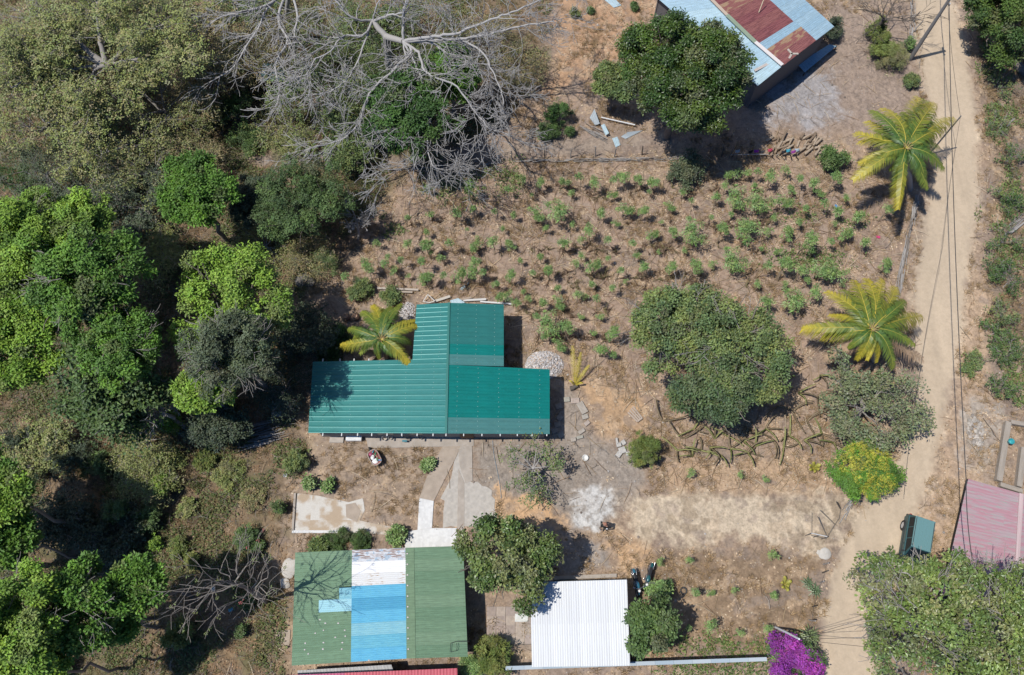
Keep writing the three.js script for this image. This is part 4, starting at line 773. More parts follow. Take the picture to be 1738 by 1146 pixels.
for (const [x, y, r, h, p, l, o] of [
  [1170, 282, 38, 2.6, 'grey', 'round grey-green shrub on the upper edge of the crop field', { leaf: 'mid' }],
  [1416, 265, 27, 2.2, 'shrub', 'round green shrub at the end of the log pile', { leaf: 'mid' }],
  [945, 188, 26, 2.4, 'dark', 'dark upright shrub above the footpath', {}], [932, 220, 20, 1.4, 'shrub', 'rounder green shrub beside the footpath', {}], [968, 222, 10, 1, 'shrub', 'small shrub right of the rounder footpath shrub', {}],
  [1492, 45, 26, 2.2, 'hedge', 'yellow-green hedge bush nearest the tin roof yard top', { per: 30 }], [1500, 75, 30, 2.2, 'hedge', 'yellow-green hedge bush in the middle of the roadside hedge', { per: 30 }], [1516, 98, 30, 2.2, 'olive', 'duller olive bush at the lower end of the roadside hedge', { leaf: 'fine', per: 40 }],
  [1412, 42, 28, 2.4, 'greyDark', 'dark bush behind the blue corner of the tin roof', {}], [1545, 72, 12, 1.4, 'crop', 'small bright bush by the foot of the power pole', {}], [1548, 135, 15, 1.2, 'guana', 'low weedy bush below the power pole', {}],
  [1110, 1000, 16, 1.4, 'crop', 'bright bush beside the motorcycle', { leaf: 'mid' }],
  [568, 918, 24, .9, 'shrub', 'dark plant bed shrub against the patched roof', { leaf: 'lance', ls: .5 }], [612, 918, 20, .9, 'shrub', 'red-tipped dark shrub against the patched roof', { leaf: 'lance', ls: .5 }], [672, 908, 18, 1.3, 'crop', 'bright green shrub left of the white slab', { leaf: 'mid' }], [538, 926, 16, 1.2, 'guana', 'thin green shrub at the roof corner left of the plant bed', { leaf: 'mid' }],
  [728, 786, 12, .7, 'crop', 'small bright plant beside the path to the house', { leaf: 'mid' }],
  [525, 818, 12, 1.0, 'crop', 'small bright green shrub above the broken slab', { leaf: 'mid' }], [556, 822, 11, 1, 'crop', 'small green shrub with a dark shadow above the slab', { leaf: 'mid' }],
  [575, 575, 26, 1.6, 'dark', 'dark shrub under the palm beside the long house', {}], [560, 600, 24, 1.4, 'dark', 'dark low shrub at the corner of the long house roof', {}],
  [614, 489, 24, 1.5, 'guana', 'grey-green shrub by the stony bank', {}], [662, 500, 22, 1.2, 'guana', 'green shrub above the palm by the long house', {}],
  [978, 20, 11, 1, 'guana', 'small grey-green shrub on the bare sandy ground', {}], [1004, 17, 6, .6, 'shrub', 'tiny shrub beside the small sandy-ground shrub', {}], [1078, 10, 6, .8, 'shrub', 'tiny dark shrub near the tin sheet at the top', {}],
  [1064, 82, 10, 1.2, 'crop', 'little bright shrub at the west side of the large dark tree', {}],
  [835, 1120, 44, 2.6, 'hedge', 'feathery yellow-green bamboo bush between the two roofs', { leaf: 'lance', ls: .8, per: 26 }], [800, 1132, 20, 2, 'crop', 'green bush at the corner of the patched roof', { leaf: 'lance' }]])
  shrub('shrub', l, x, y, r, h, p, o || {});
// open scrub along the right verge
for (const [x, y, r, h, p, l] of [[1700, 130, 24, 1.2, 'guana', 'weedy bush by the dark trunk at right'], [1695, 205, 22, 1.0, 'guana', 'weedy bush on the verge across from the hedge'], [1722, 262, 26, 1.3, 'shrub', 'green bush on the right verge, upper'], [1708, 330, 22, 1, 'guana', 'low bush on the right verge level with the second crop row'],
  [1718, 395, 36, 1.6, 'shrub', 'large dark bush among grey logs at the right edge'], [1700, 455, 28, 1.5, 'shrub', 'green bush below the grey logs at the right edge'], [1722, 520, 26, 1.4, 'guana', 'pale bush at the right edge across from the lower palm'], [1692, 560, 20, .9, 'shrub', 'low green bush right of the wires'],
  [1725, 600, 24, 1.4, 'shrub', 'green bush at the right edge above the ruined wall'], [1658, 602, 12, .6, 'guana', 'tiny weed clump right of the road bend'], [1716, 655, 22, 1.3, 'shrub', 'bright bush just above the ruined wall'], [1660, 630, 10, .5, 'guana', 'tiny weed clump below the first on the right verge'],
  [1728, 470, 30, 1.8, 'dark', 'dark green bush at the right edge, mid height'], [1732, 330, 22, 1.5, 'dark', 'dark green bush cut by the right edge'], [1690, 75, 20, 1.5, 'dark', 'dark undergrowth below the top right tree']])
  openTree('shrub', l, 'shrub', x, y, r * 1.25, h * 1.1, p, { fork: .15, depth: 2, kids: 3, limbs: 6, per: 2, cover: .42, leaf: 'small', ls: .85, tr: .03, min: .012, bark: M_twig, jit: .3 });
// --- palms: each frond a part
const frondMat = new THREE.MeshStandardMaterial({ vertexColors: true, roughness: .5, side: THREE.DoubleSide });
function frondGeo(a, m, e, col, opt = {}) {
  const cv = new THREE.QuadraticBezierCurve3(a, m, e), b = new Buf(), n = opt.n || 54, L = cv.getLength();
  const [g0, g1, rc] = col, ps = [], rs = [];
  for (let i = 0; i <= 14; i++) { ps.push(cv.getPoint(i / 14)); rs.push(.035 * (1 - .8 * i / 14)); }
  b.tube(ps, rs, 4, false); b.col(...rc);
  for (let i = 3; i <= n; i++) {
    const t = i / n, p = cv.getPoint(t), tg = cv.getTangent(t), sd = V().crossVectors(tg, YUP).normalize(), u = V().crossVectors(sd, tg);
    const len = L * (opt.len ?? .2) * Math.sin(Math.PI * (0.14 + .80 * t)) ** .6 * rr(.85, 1.1), w = opt.w || .095;
    for (const s of [-1, 1]) {
      const d = sd.clone().multiplyScalar(s * .82).addScaledVector(tg, .62 + rr(-.1, .1)).addScaledVector(u, (opt.v ?? -.1) + rr(-.12, .16)).normalize();
      const mid = p.clone().addScaledVector(d, len * .5), tip = p.clone().addScaledVector(d, len); tip.y -= len * (opt.droop ?? .3) * rr(.7, 1.3);
      const ww = tg.clone().multiplyScalar(w * .5), c = lerp3(g0, g1, clamp(t * t * 1.1 + rr(-.2, .2))), k = rr(.8, 1.2);
      b.quad(p.clone().sub(ww), p.clone().add(ww), mid.clone().addScaledVector(ww, .9), mid.clone().addScaledVector(ww, -.9)); b.tri(mid.clone().addScaledVector(ww, -.9), mid.clone().addScaledVector(ww, .9), tip);
      b.col(c[0] * k, c[1] * k, c[2] * k);
    }
  }
  return b.geo();
}
function palm(label, cx, cy, h, base, fronds, o = {}) {
  const c = P(cx, cy, h), b0 = base ? P(...base) : V(c.x, 0, c.z), t = thing('palm_tree', label, 'palm tree', V(b0.x, 0, b0.z)), b = new Buf(), o0 = t.position, hub = c.clone().sub(o0);
  limb(b, V(0, -.1, 0), hub, .2, .13, .03, 8, 9); part('trunk', b.geo(), M_grey, t);
  for (const [x, y, k] of fronds) {
    const brown = k === 'b', e = P(x, y, h - (brown ? 2.4 : (o.drop ?? 1.3) * rr(.55, 1.6))).sub(o0), a = hub.clone().add(V(rr(-.08, .08), .1, rr(-.08, .08))), m = a.clone().lerp(e, .45).add(V(rr(-.5, .5), brown ? .1 : (o.arch ?? 1.1) * rr(.6, 1.4), rr(-.5, .5))), yel = k === 'y' || R() < (o.yellow ?? .35);
    const col = brown ? [[.30, .2, .12], [.36, .25, .16], [.4, .3, .17]] : yel ? [[.085, .135, .02], [.40, .325, .03], [.50, .38, .06]] : [[.05, .11, .02], [.17, .205, .028], [.36, .33, .06]];
    part('frond', frondGeo(a, m, e, col, { droop: brown ? .6 : rr(.25, .6), v: rr(-.3, .15), len: rr(.17, .23) }), frondMat, t);
  }
  const nb = new Buf(); for (let i = 0; i < 9; i++) { const a = i * .7; limb(nb, hub, hub.clone().add(V(Math.cos(a) * .35, .5, Math.sin(a) * .35)), .05, .03, .1, 3, 4); }
  part('crown_shaft', nb.geo(), std(.36, .27, .12), t);
  if (o.nuts) for (let i = 0; i < 6; i++) { const a = i * 1.05, g = new THREE.SphereGeometry(.11, 10, 8); g.scale(1, 1.25, 1); const m = part('coconut', g, std(.42, .34, .07, .6), t); m.position.set(hub.x + Math.cos(a) * .28, hub.y - .2, hub.z + Math.sin(a) * .28); }
  return t;
}
const z5 = (x, y, k) => [1440 + x / 5.455, 160 + y / 5.457, k], z6 = (x, y, k) => [1350 + x / 4.983, 450 + y / 4.983, k], z8 = (x, y, k) => [500 + x / 3.778, 500 + y / 3.778, k];
palm('coconut palm with yellow-tipped fronds at the roadside, the upper one', 1537, 253, 6, [1546, 322], [z5(70, 360, 'y'), z5(100, 440, 'y'), z5(50, 790, 'y'), z5(100, 640, 'y'), z5(180, 250, 'y'), z5(215, 150), z5(330, 130), z5(520, 170), z5(650, 30, 'y'), z5(720, 60), z5(800, 80, 'y'), z5(980, 220, 'y'), z5(890, 300), z5(890, 690), z5(740, 870), z5(465, 1060, 'y'), z5(430, 860), z5(840, 480), z5(700, 850), z5(240, 330), z5(380, 700), z5(130, 720, 'b'), z5(820, 600, 'b')], { nuts: true, arch: 1 });
palm('coconut palm with swept yellow fronds at the roadside, the lower one', 1479, 560, 5.4, [1484, 612], [z6(60, 540, 'y'), z6(230, 612, 'y'), z6(290, 420, 'y'), z6(270, 225, 'y'), z6(400, 210), z6(500, 130, 'y'), z6(610, 120, 'y'), z6(740, 125, 'y'), z6(850, 190, 'y'), z6(930, 300), z6(920, 370), z6(1075, 430, 'y'), z6(1010, 670), z6(1075, 790, 'b'), z6(830, 870), z6(690, 820), z6(610, 800), z6(520, 800, 'y'), z6(450, 700), z6(250, 780, 'b')], { arch: 1, drop: 1.1 });
palm('dark green palm against the north side of the long house', 648, 577, 3.4, [655, 607], [z8(295, 325, 'y'), z8(345, 215), z8(430, 110), z8(500, 70), z8(560, 90), z8(685, 60), z8(620, 80), z8(770, 165, 'y'), z8(790, 200), z8(750, 310), z8(740, 450, 'y'), z8(700, 400), z8(545, 410), z8(420, 380), z8(380, 270)], { yellow: .1, arch: .9, drop: .7 });
{
  const b0 = P(975, 657), t = thing('young_palm', 'young yellow palm with upright fronds beside the gravel heap', 'palm tree', b0);
  const e = (x, y, h) => P(x, y, h).sub(b0);
  for (const [x, y, h] of [[972, 588, 1.4], [986, 599, 1.3], [1000, 620, .9], [966, 646, .7], [990, 650, .6]]) part('frond', frondGeo(V(0, .1, 0), e(x, y, h).multiplyScalar(.5).add(V(0, .7, 0)), e(x, y, h), [[.38, .32, .03], [.50, .40, .04], [.45, .36, .06]], { n: 26, w: .04, len: .12 }), frondMat, t);
  const d = new Buf(); limb(d, V(0, .1, 0), e(1018, 601, 1.3), .04, .015, .05); part('dry_frond', d.geo(), M_stem, t);
  const h = new Buf(); limb(h, V(-.3, .06, .15), V(.25, .3, 0), .2, .12, .1); part('trunk', h.geo(), M_dark, t);
}
for (const [x, y, l] of [[1378, 790, 'tiny yellow palm seedling on the strip north of the driveway'], [1330, 987, 'tiny yellow palm seedling in the south plot']]) {
  const t = thing('palm_seedling', l, 'palm tree', P(x, y + 6));
  for (let i = 0; i < 6; i++) { const a = i * 1.05 + .4; part('frond', frondGeo(V(0, .02, 0), V(Math.cos(a) * .15, .6, Math.sin(a) * .15), V(Math.cos(a) * rr(.25, .5), rr(.3, .7), Math.sin(a) * rr(.25, .5)), [[.26, .27, .04], [.38, .34, .05], [.4, .35, .08]], { n: 12, w: .05, len: .3 }), frondMat, t); }
}
// --- rosette plants
function rosette(label, x, y, r, pal, n = 26) {
  const t = thing('rosette_plant', label, 'plant', P(x, y)), b = new Buf();
  for (let i = 0; i < n; i++) {
    const a = i * 2.4, e = .25 + .75 * i / n, d = V(Math.cos(a), 0, Math.sin(a)), s = V(-d.z, 0, d.x).multiplyScalar(r * .05), m = d.clone().multiplyScalar(r * e * .5).add(V(0, r * (1.0 - e * .6), 0)), q = d.clone().multiplyScalar(r * e).add(V(0, r * (1.05 - e * .85), 0)), c = pick(pal), o = V(0, .03, 0);
    b.quad(o.clone().sub(s), o.clone().add(s), m.clone().addScaledVector(s, 1.2), m.clone().addScaledVector(s, -1.2)); b.tri(m.clone().addScaledVector(s, -1.2), m.clone().addScaledVector(s, 1.2), q); b.col(...c);
  }
  part('foliage', b.geo(), frondMat, t, 'stuff'); return t;
}
const AG = [[.13, .19, .09], [.17, .23, .12], [.1, .15, .075]];
rosette('spiky yucca left of the pair above the bougainvillea', 1349, 1092, .95, [[.15, .2, .08], [.2, .25, .11]], 40);
rosette('spiky yucca right of the pair above the bougainvillea', 1371, 1081, .95, [[.15, .2, .08], [.2, .25, .11]], 40);
rosette('grey-green agave upper of the pair at the plot edge', 1369, 990, .6, AG);
rosette('grey-green agave lower of the pair at the plot edge', 1381, 1003, .7, AG);

// --- the crop field: every plant its own object
function makeCrop(h, spread, stems, seedling) {
  const t = new THREE.Group(), b = new Buf(), list = [];
  for (let i = 0; i < stems; i++) {
    const a = R() * 6.28, top = V(Math.cos(a) * spread * .5, h * rr(.86, 1), Math.sin(a) * spread * .5);
    limb(b, V(rr(-.08, .08), -.05, rr(-.08, .08)), top, .03, .018, .1, 4, 4);
    for (let j = 0; j < 15; j++) { const e = V(rr(-1, 1), rr(-.5, .8), rr(-1, 1)).normalize(), q = rr(.3, 1) * spread * .6; list.push({ p: top.clone().add(V(e.x * q, e.y * q * .35, e.z * q)), d: e.lerp(YUP, .5).normalize(), s: rr(.5, .8) }); }
  }
  part('stem', b.geo(), M_stem, t);
  leaves(t, 'foliage', list, 'lance', PAL.crop);
  return t;
}
const CROPS = [[2.0, .6, 2], [1.75, .52, 2], [2.3, .6, 3], [1.25, .5, 1], [1.9, .95, 5], [1.9, .5, 1], [1.5, .68, 3]].map(a => makeCrop(...a));
const cropUsed = CROPS.map(() => false);
function plantCrop(x, y, v, s, label, group) {
  const h = [1.85, 1.6, 2.1, 1.15, 1.75, 1.75, 1.35][v] * s, p = P(x, y, h), o = cropUsed[v] ? CROPS[v].clone() : CROPS[v];
  cropUsed[v] = true; o.name = numbered('crop_plant'); scene.add(o); o.position.set(p.x, 0, p.z); o.rotation.set(0, R() * 6.28, 0); o.scale.setScalar(s);
  o.userData = {}; tag(o, label, 'crop plant', group);
}
const ORD = 'first second third fourth fifth sixth seventh eighth ninth tenth eleventh twelfth thirteenth fourteenth fifteenth sixteenth seventeenth eighteenth nineteenth twentieth twenty-first twenty-second twenty-third'.split(' ');
const ROWS = [
  ['in the top row along the fence', [[885, 308], [950, 305], [989, 303], [1015, 308], [1052, 303], [1083, 308], [1115, 305], [1243, 294], [1263, 291], [1292, 293], [1315, 300], [1356, 298], [1385, 305], [1421, 305], [722, 322], [858, 318]]],
  ['in the second row from the fence', [[687, 369], [769, 364], [806, 357], [843, 362], [870, 361], [909, 364], [942, 357], [1018, 356], [1061, 357], [1091, 354], [1136, 351], [1177, 344], [1217, 339], [1257, 335], [1294, 339], [1330, 344], [1368, 349], [1404, 351], [1429, 361], [1462, 362], [1504, 357], [1268, 381]]],
  ['in the third row from the fence', [[694, 417], [641, 417], [769, 414], [806, 414], [840, 414], [867, 415], [957, 407], [991, 409], [1006, 390], [1027, 411], [1068, 412], [1108, 400], [1141, 397], [1182, 395], [1228, 392], [1272, 394], [1309, 395], [1339, 397], [1370, 407], [1405, 407], [1436, 399], [1473, 407]]],
  ['in the fourth row from the fence', [[627, 445], [682, 446], [752, 441], [863, 465], [899, 463], [935, 458], [976, 451], [1008, 453], [1049, 462], [1097, 458], [1136, 451], [1178, 455], [1214, 450], [1251, 440], [1297, 454], [1336, 453], [1358, 463], [1399, 453], [1422, 463], [1506, 451]]],
  ['in the row beside the house ridge end', [[663, 462], [590, 465], [718, 475], [750, 472], [782, 468], [813, 465], [981, 504], [1017, 511], [916, 513], [947, 514], [875, 518], [1042, 485], [1303, 506], [1344, 508], [1392, 497], [855, 501]]],
  ['in the small row between rows one and two', [[900, 333], [972, 330], [1040, 332], [1105, 328], [1160, 324], [1235, 316], [1282, 318], [1345, 322], [1390, 328], [1440, 334]]],
  ['in the small row between rows two and three', [[720, 392], [790, 389], [850, 388], [925, 385], [975, 382], [1045, 380], [1120, 376], [1165, 370], [1205, 366], [1245, 364], [1318, 370], [1352, 376], [1415, 382]]],
  ['in the small row between rows three and four', [[660, 432], [728, 430], [800, 438], [880, 440], [920, 436], [990, 432], [1035, 436], [1080, 430], [1120, 426], [1165, 424], [1235, 420], [1290, 424], [1322, 426], [1380, 430]]],
  ['in the small row below the fourth row', [[690, 468], [835, 486], [890, 492], [950, 486], [1000, 482], [1065, 478], [1290, 482], [1330, 484], [1370, 478], [1430, 486]]],
  ['between long house and field tree', [[938, 548], [962, 560], [1005, 562], [921, 567], [1022, 589], [948, 586], [1036, 562], [985, 534], [905, 536], [1015, 535], [1045, 600]]],
];
{ // smaller plants standing between the taller ones
  const q = mulberry(5); for (const [w, pts] of ROWS.slice(0, 5)) { const far = []; const xs = [...pts].sort((a, b) => a[0] - b[0]); for (let i = 0; i < xs.length - 1; i++) { const a = xs[i], b = xs[i + 1]; if (b[0] - a[0] > 30 && q() < .75 && pts.length + far.length < 23) far.push([Math.round((a[0] + b[0]) / 2 + (q() - .5) * 8), Math.round((a[1] + b[1]) / 2 + (q() - .5) * 12)]); } pts.push(...far); }
}
for (const [w, pts] of ROWS) for (const [x, y] of pts) { const big = [[1272, 394], [1294, 339], [1257, 335], [1182, 395], [1251, 440], [942, 357], [1399, 453], [1344, 508], [938, 548]].some(q => q[0] === x && q[1] === y); plantCrop(x, y, big ? 4 : pick([0, 1, 2, 3, 5, 6]), big ? 1.12 : (w.includes('small row') ? rr(.5, .78) : x > 1200 ? rr(.9, 1.2) : rr(.72, 1.05)), (big ? 'large bushy' : w.includes('small row') ? 'low' : 'leafy green') + ' crop plant, ' + ORD[[...pts].sort((a, b) => a[0] - b[0]).findIndex(q => q[0] === x && q[1] === y)] + ' from the left ' + w, 'crop plants ' + w); }
for (const [x, y, s, l] of [[1125, 952, .8, 'north-west corner plant'], [1170, 955, .55, 'smaller of the two on the north edge'], [1129, 999, 1.1, 'on the motorcycle side'], [1175, 1001, .9, 'next to a dark ring'], [1207, 1008, .45, 'tiny central seedling'], [1251, 1004, .7, 'right of the tiny central seedling'], [1168, 1071, .65, 'westmost on the south edge'], [1212, 1067, .9, 'second from west on the south edge'], [1255, 1069, .8, 'third from west on the south edge'], [1306, 1072, .65, 'at the foot of the white pole'], [1316, 948, 1, 'north-east corner plant'], [1310, 1006, .75, 'beside the agaves']])
  plantCrop(x, y, pick([0, 1, 3, 5, 6]), s, 'small green plant in the dry south plot, ' + l);
for (const [x, y, s, l] of [[1168, 805, .9, 'leftmost'], [1260, 803, .75, 'middle'], [1299, 809, .75, 'rightmost']]) plantCrop(x, y, 3, s, 'small green bush on the dry strip north of the driveway, the ' + l + ' of three');
// --- sprawling cactus plants south of the field trees
function makeCactus(n, L) {
  const t = new THREE.Group();
  for (let i = 0; i < n; i++) {
    const b = new Buf(), a = rr(0, 6.28), l = L * rr(.6, 1.0), hh = rr(.35, .9), bend = rr(-.5, .5), pts = [], rad = [];
    for (let k = 0; k <= 7; k++) { const u = k / 7; pts.push(V(Math.cos(a + u * bend) * l * u, .03 + Math.sin(u * Math.PI * .6) * hh, Math.sin(a + u * bend) * l * u)); rad.push(.075 * (1 - .55 * u) + (k % 2 ? .025 : 0)); }
    b.tube(pts, rad, 3); part('cactus_arm', b.geo(), pick(M_cact), t);
  }
  return t;
}
const M_cact = [std(.17, .19, .06, .7), std(.26, .26, .095, .7), std(.17, .13, .075, .8), std(.22, .165, .10, .8)];
const CACT = [makeCactus(3, 1.5), makeCactus(3, 1.7), makeCactus(4, 1.2), makeCactus(3, 1.8)], cUsed = [0, 0, 0, 0];
const cactSpots = [['beside the shade of the broad field tree', [[1145, 690], [1168, 705], [1125, 715], [1178, 728], [1392, 637], [1355, 668], [1388, 672], [1345, 700], [1370, 716], [1320, 690]]], ['in the long row along the dry strip', [[1150, 765], [1190, 765], [1213, 745], [1240, 762], [1262, 750], [1282, 758], [1310, 745], [1340, 740], [1365, 748], [1395, 738], [1415, 752], [1222, 772], [1300, 728], [1330, 760], [1160, 745], [1175, 775], [1205, 760], [1230, 738], [1268, 768]]]];
for (const [w, pts] of cactSpots) for (const [x, y] of pts) { const v = Math.floor(R() * 4), o = cUsed[v]++ ? CACT[v].clone() : CACT[v], p = P(x, y); o.name = numbered('cactus_plant'); scene.add(o); o.position.copy(p); o.rotation.y = R() * 6.28; o.userData = {}; tag(o, 'sprawling thin-armed cactus, ' + ORD[[...pts].sort((a, b) => a[0] - b[0]).findIndex(q => q[0] === x && q[1] === y)] + ' from the left ' + w.replace('in the long row ', '').replace('beside the shade of', 'beside'), 'cactus', 'cactus plants ' + w); }
// --- ground cover nobody could count
function scatter(name, label, cat, geo, mat, n, place, pal) {
  const L = []; let guard = 0;
  while (L.length < n && guard++ < n * 30) { const q = place(); if (q) L.push(q); }
  const im = new THREE.InstancedMesh(geo, mat, L.length); im.name = numbered(name); im.castShadow = im.receiveShadow = true; tag(im, label, cat, null, 'stuff');
  L.forEach((q, i) => { tmpQ.setFromEuler(new THREE.Euler(q.rx ?? rr(-.5, .5), R() * 6.28, q.rz ?? rr(-.5, .5))); tmpM.compose(q.p, tmpQ, q.v || tmpS.setScalar(q.s)); im.setMatrixAt(i, tmpM); const c = pick(q.pal || pal), v = rr(.65, 1.3); im.setColorAt(i, tmpC.setRGB(c[0] * v, c[1] * v, c[2] * v)); });
  scene.add(im); return im;
}
const flake = new Buf().tri(V(-.5, 0, 0), V(0, .12, -.28), V(.5, .02, 0)).tri(V(-.5, 0, 0), V(.5, .02, 0), V(0, .1, .3)).geo();
const blade = new Buf(); for (let i = 0; i < 7; i++) { const a = i * .9, d = V(Math.cos(a), 0, Math.sin(a)), s = V(-d.z, 0, d.x).multiplyScalar(.03); blade.tri(d.clone().multiplyScalar(.06).sub(s), d.clone().multiplyScalar(.06).add(s), d.clone().multiplyScalar(.2 + .3 * ((i * 37) % 10) / 10).add(V(0, .28 + .1 * (i % 3), 0))); }
const tuft = blade.geo(), pebble = new THREE.IcosahedronGeometry(.5, 0);
const anyP = () => V(rr(-47, 47), 0, rr(-57, 1));
const openGround = (x, z) => inside('road', x, z) < .2 && inside('drive', x, z) < -.2;
const isBuilt = (x, z) => onPaving(x, z) || roofs.some(r => x > r[0] && x < r[2] && z > r[1] && z < r[3]);
const dryMask = (x, z) => fbm(x * 1.6 + 31, z * 1.6 + 3, 4);
const TAN = [[.42, .30, .19], [.36, .245, .15], [.48, .36, .24], [.30, .20, .125], [.52, .42, .30]];
const BROWN = [[.24, .14, .075], [.19, .115, .065], [.30, .19, .10], [.34, .24, .15]];
const bare = (x, z) => ['yard', 'gravel', 'ash', 'topyard', 'yard2', 'path'].some(k => inside(k, x, z) > -.3);
scatter('leaf_litter', 'tan dry leaves and crop trash lying over the field and plots', 'leaf litter', flake, new THREE.MeshStandardMaterial({ roughness: .85, side: THREE.DoubleSide }), 95000, () => {
  const p = anyP(); if (!openGround(p.x, p.z) || isBuilt(p.x, p.z)) return null; const m = dryMask(p.x, p.z) - (bare(p.x, p.z) ? .25 : 0);
  if (R() > sstep(.42, .64, m) * (inside('field', p.x, p.z) > 0 || inside('woods', p.x, p.z) > 0 ? 1 : .5)) return null; p.y = rr(.012, .06); return { p, s: rr(.06, .2), pal: inside('woods', p.x, p.z) > 0 ? BROWN : TAN };
}, TAN);
scatter('dry_straw', 'long pale dry stalks lying between the crop plants', 'straw', new Buf().tube([V(-.5, .0, 0), V(0, .04, .03), V(.5, 0, 0)], [.012, .014, .008], 3).geo(), std(1, 1, 1), 9000, () => {
  const p = anyP(); if (inside('field', p.x, p.z) < -.5 && inside('strip', p.x, p.z) < 0 && R() > .12) return null; if (!openGround(p.x, p.z) || isBuilt(p.x, p.z)) return null; p.y = rr(.02, .1); return { p, s: rr(.4, 1.5), rx: rr(-.06, .06), rz: rr(-.12, .12) };
}, [[.50, .37, .22], [.42, .30, .18], [.34, .22, .13], [.58, .48, .34]]);
scatter('dry_grass', 'dry grass tufts over the plots and verges', 'grass', tuft, leafMat, 26000, () => {
  const p = anyP(); if (!openGround(p.x, p.z) || isBuilt(p.x, p.z) || bare(p.x, p.z)) return null; if (R() > sstep(.46, .66, fbm(p.x * .8 + 5, p.z * .8 + 44, 4))) return null; return { p, s: rr(.35, .9), rx: rr(-.1, .1), rz: rr(-.1, .1), pal: inside('woods', p.x, p.z) > 0 ? [[.20, .155, .07], [.14, .14, .05], [.24, .165, .085]] : [[.36, .245, .13], [.30, .20, .10], [.24, .17, .09]] };
}, TAN);
const inGreen = (x, z) => { const n = fbm(x * .45 + 77, z * .45 + 12, 4); return Math.max(inside('woods', x, z) > 0 ? sstep(.44, .6, n) : 0, inside('eastwood', x, z) > 0 ? sstep(.5, .66, n) : 0, greenBand.reduce((m, b) => Math.max(m, sstep(b[2], 0, Math.hypot((x - b[0]) / b[3], z - b[1])) * sstep(.4, .6, n)), 0)); };
const greenBand = [[590, 110, 6, 1.6], [640, 200, 3, 1.5], [700, 130, 4, 1.5], [770, 305, 3, 2], [690, 300, 2, 1.5], [860, 300, 2.5, 2], [640, 390, 2.5, 1.5], [1370, 440, 2, 2.5], [1240, 1095, 1.2, 6], [1200, 1135, 1.2, 8], [1400, 370, 1.5, 3], [1640, 360, 1.5, 1]].map(([x, y, r, k]) => { const p = P(x, y); return [p.x, p.z, r, k]; });
const weed = leafGeo(7, .16, .09, .16, 91, .8);
scatter('weed_cover', 'low green weeds growing in loose patches on the soil', 'weeds', weed, leafMat, 42000, () => {
  const p = anyP(); if (!openGround(p.x, p.z) || isBuilt(p.x, p.z)) return null; if (R() > inGreen(p.x, p.z)) return null; p.y = .06; return { p, s: rr(.5, 1.3), pal: inside('woods', p.x, p.z) > 0 ? [[.10, .135, .035], [.14, .16, .05], [.08, .115, .03], [.17, .16, .06]] : [[.12, .19, .04], [.10, .155, .04], [.17, .2, .06]] };
}, PAL.shrub);
scatter('fallen_twigs', 'grey dead twigs strewn over the floor of the dry wood', 'twigs', new Buf().tube([V(-.5, 0, 0), V(-.1, .05, .06), V(.5, .02, -.04)], [.016, .014, .006], 3).tube([V(-.1, .05, .06), V(.2, .12, .3)], [.01, .005], 3).tube([V(.1, .04, .02), V(.35, .1, -.25)], [.009, .004], 3).geo(), std(1, 1, 1), 8000, () => {
  const p = anyP(); if (Math.max(inside('woods', p.x, p.z), inside('eastwood', p.x, p.z)) < 0 && R() > .03) return null; if (!openGround(p.x, p.z) || isBuilt(p.x, p.z)) return null; p.y = rr(.03, .35); return { p, s: rr(.4, 1.3), rx: rr(-.3, .3), rz: rr(-.3, .3) };
}, [[.24, .20, .165], [.20, .165, .13], [.30, .265, .23], [.16, .125, .09]]);
scatter('pebbles', 'small stones scattered over the yards and verges', 'stones', pebble, std(1, 1, 1, .95), 9000, () => {
  const p = anyP(); const gv = inside('gravel', p.x, p.z) > -.5 || inside('rubble', p.x, p.z) > -.3 || inside('yard', p.x, p.z) > 0; if (isBuilt(p.x, p.z) || inside('road', p.x, p.z) > .6) return null; if (!gv && R() > .25) return null; return { p, s: rr(.03, .09) * (R() < .04 ? 2.6 : 1) };
}, [[.34, .31, .28], [.26, .23, .2], [.42, .39, .36], [.22, .18, .15]]);

{ // brown cut stalk stumps standing between the crop plants
  const b = new Buf(), q = mulberry(77); for (let i = 0; i < 7; i++) { const a = q() * 6.28, l = .25 + q() * .5; b.tube([V(0, 0, 0), V(Math.cos(a) * l * .35, .2 + q() * .2, Math.sin(a) * l * .35), V(Math.cos(a) * l, .2 + q() * .45, Math.sin(a) * l)], [.035, .03, .018], 4); }
  scatter('cut_stalks', 'brown cut stalk stumps standing in loose rows between the crop plants', 'stumps', b.geo(), std(1, 1, 1, .9), 380, () => {
    const rows = [[880, 1290, 322], [900, 1490, 332], [690, 1200, 378], [1190, 1300, 384], [650, 1480, 428], [640, 1300, 486], [880, 1040, 535], [900, 1050, 575], [900, 1200, 425], [900, 1200, 470]], r = pick(rows), p = P(rr(r[0], r[1]), r[2] + rr(-7, 7)); if (inside('field', p.x, p.z) < 0) return null; return { p, s: rr(.45, .95), rx: rr(-.2, .2), rz: rr(-.2, .2) };
  }, [[.20, .13, .08], [.25, .17, .105], [.15, .10, .065], [.18, .15, .07]]);
}

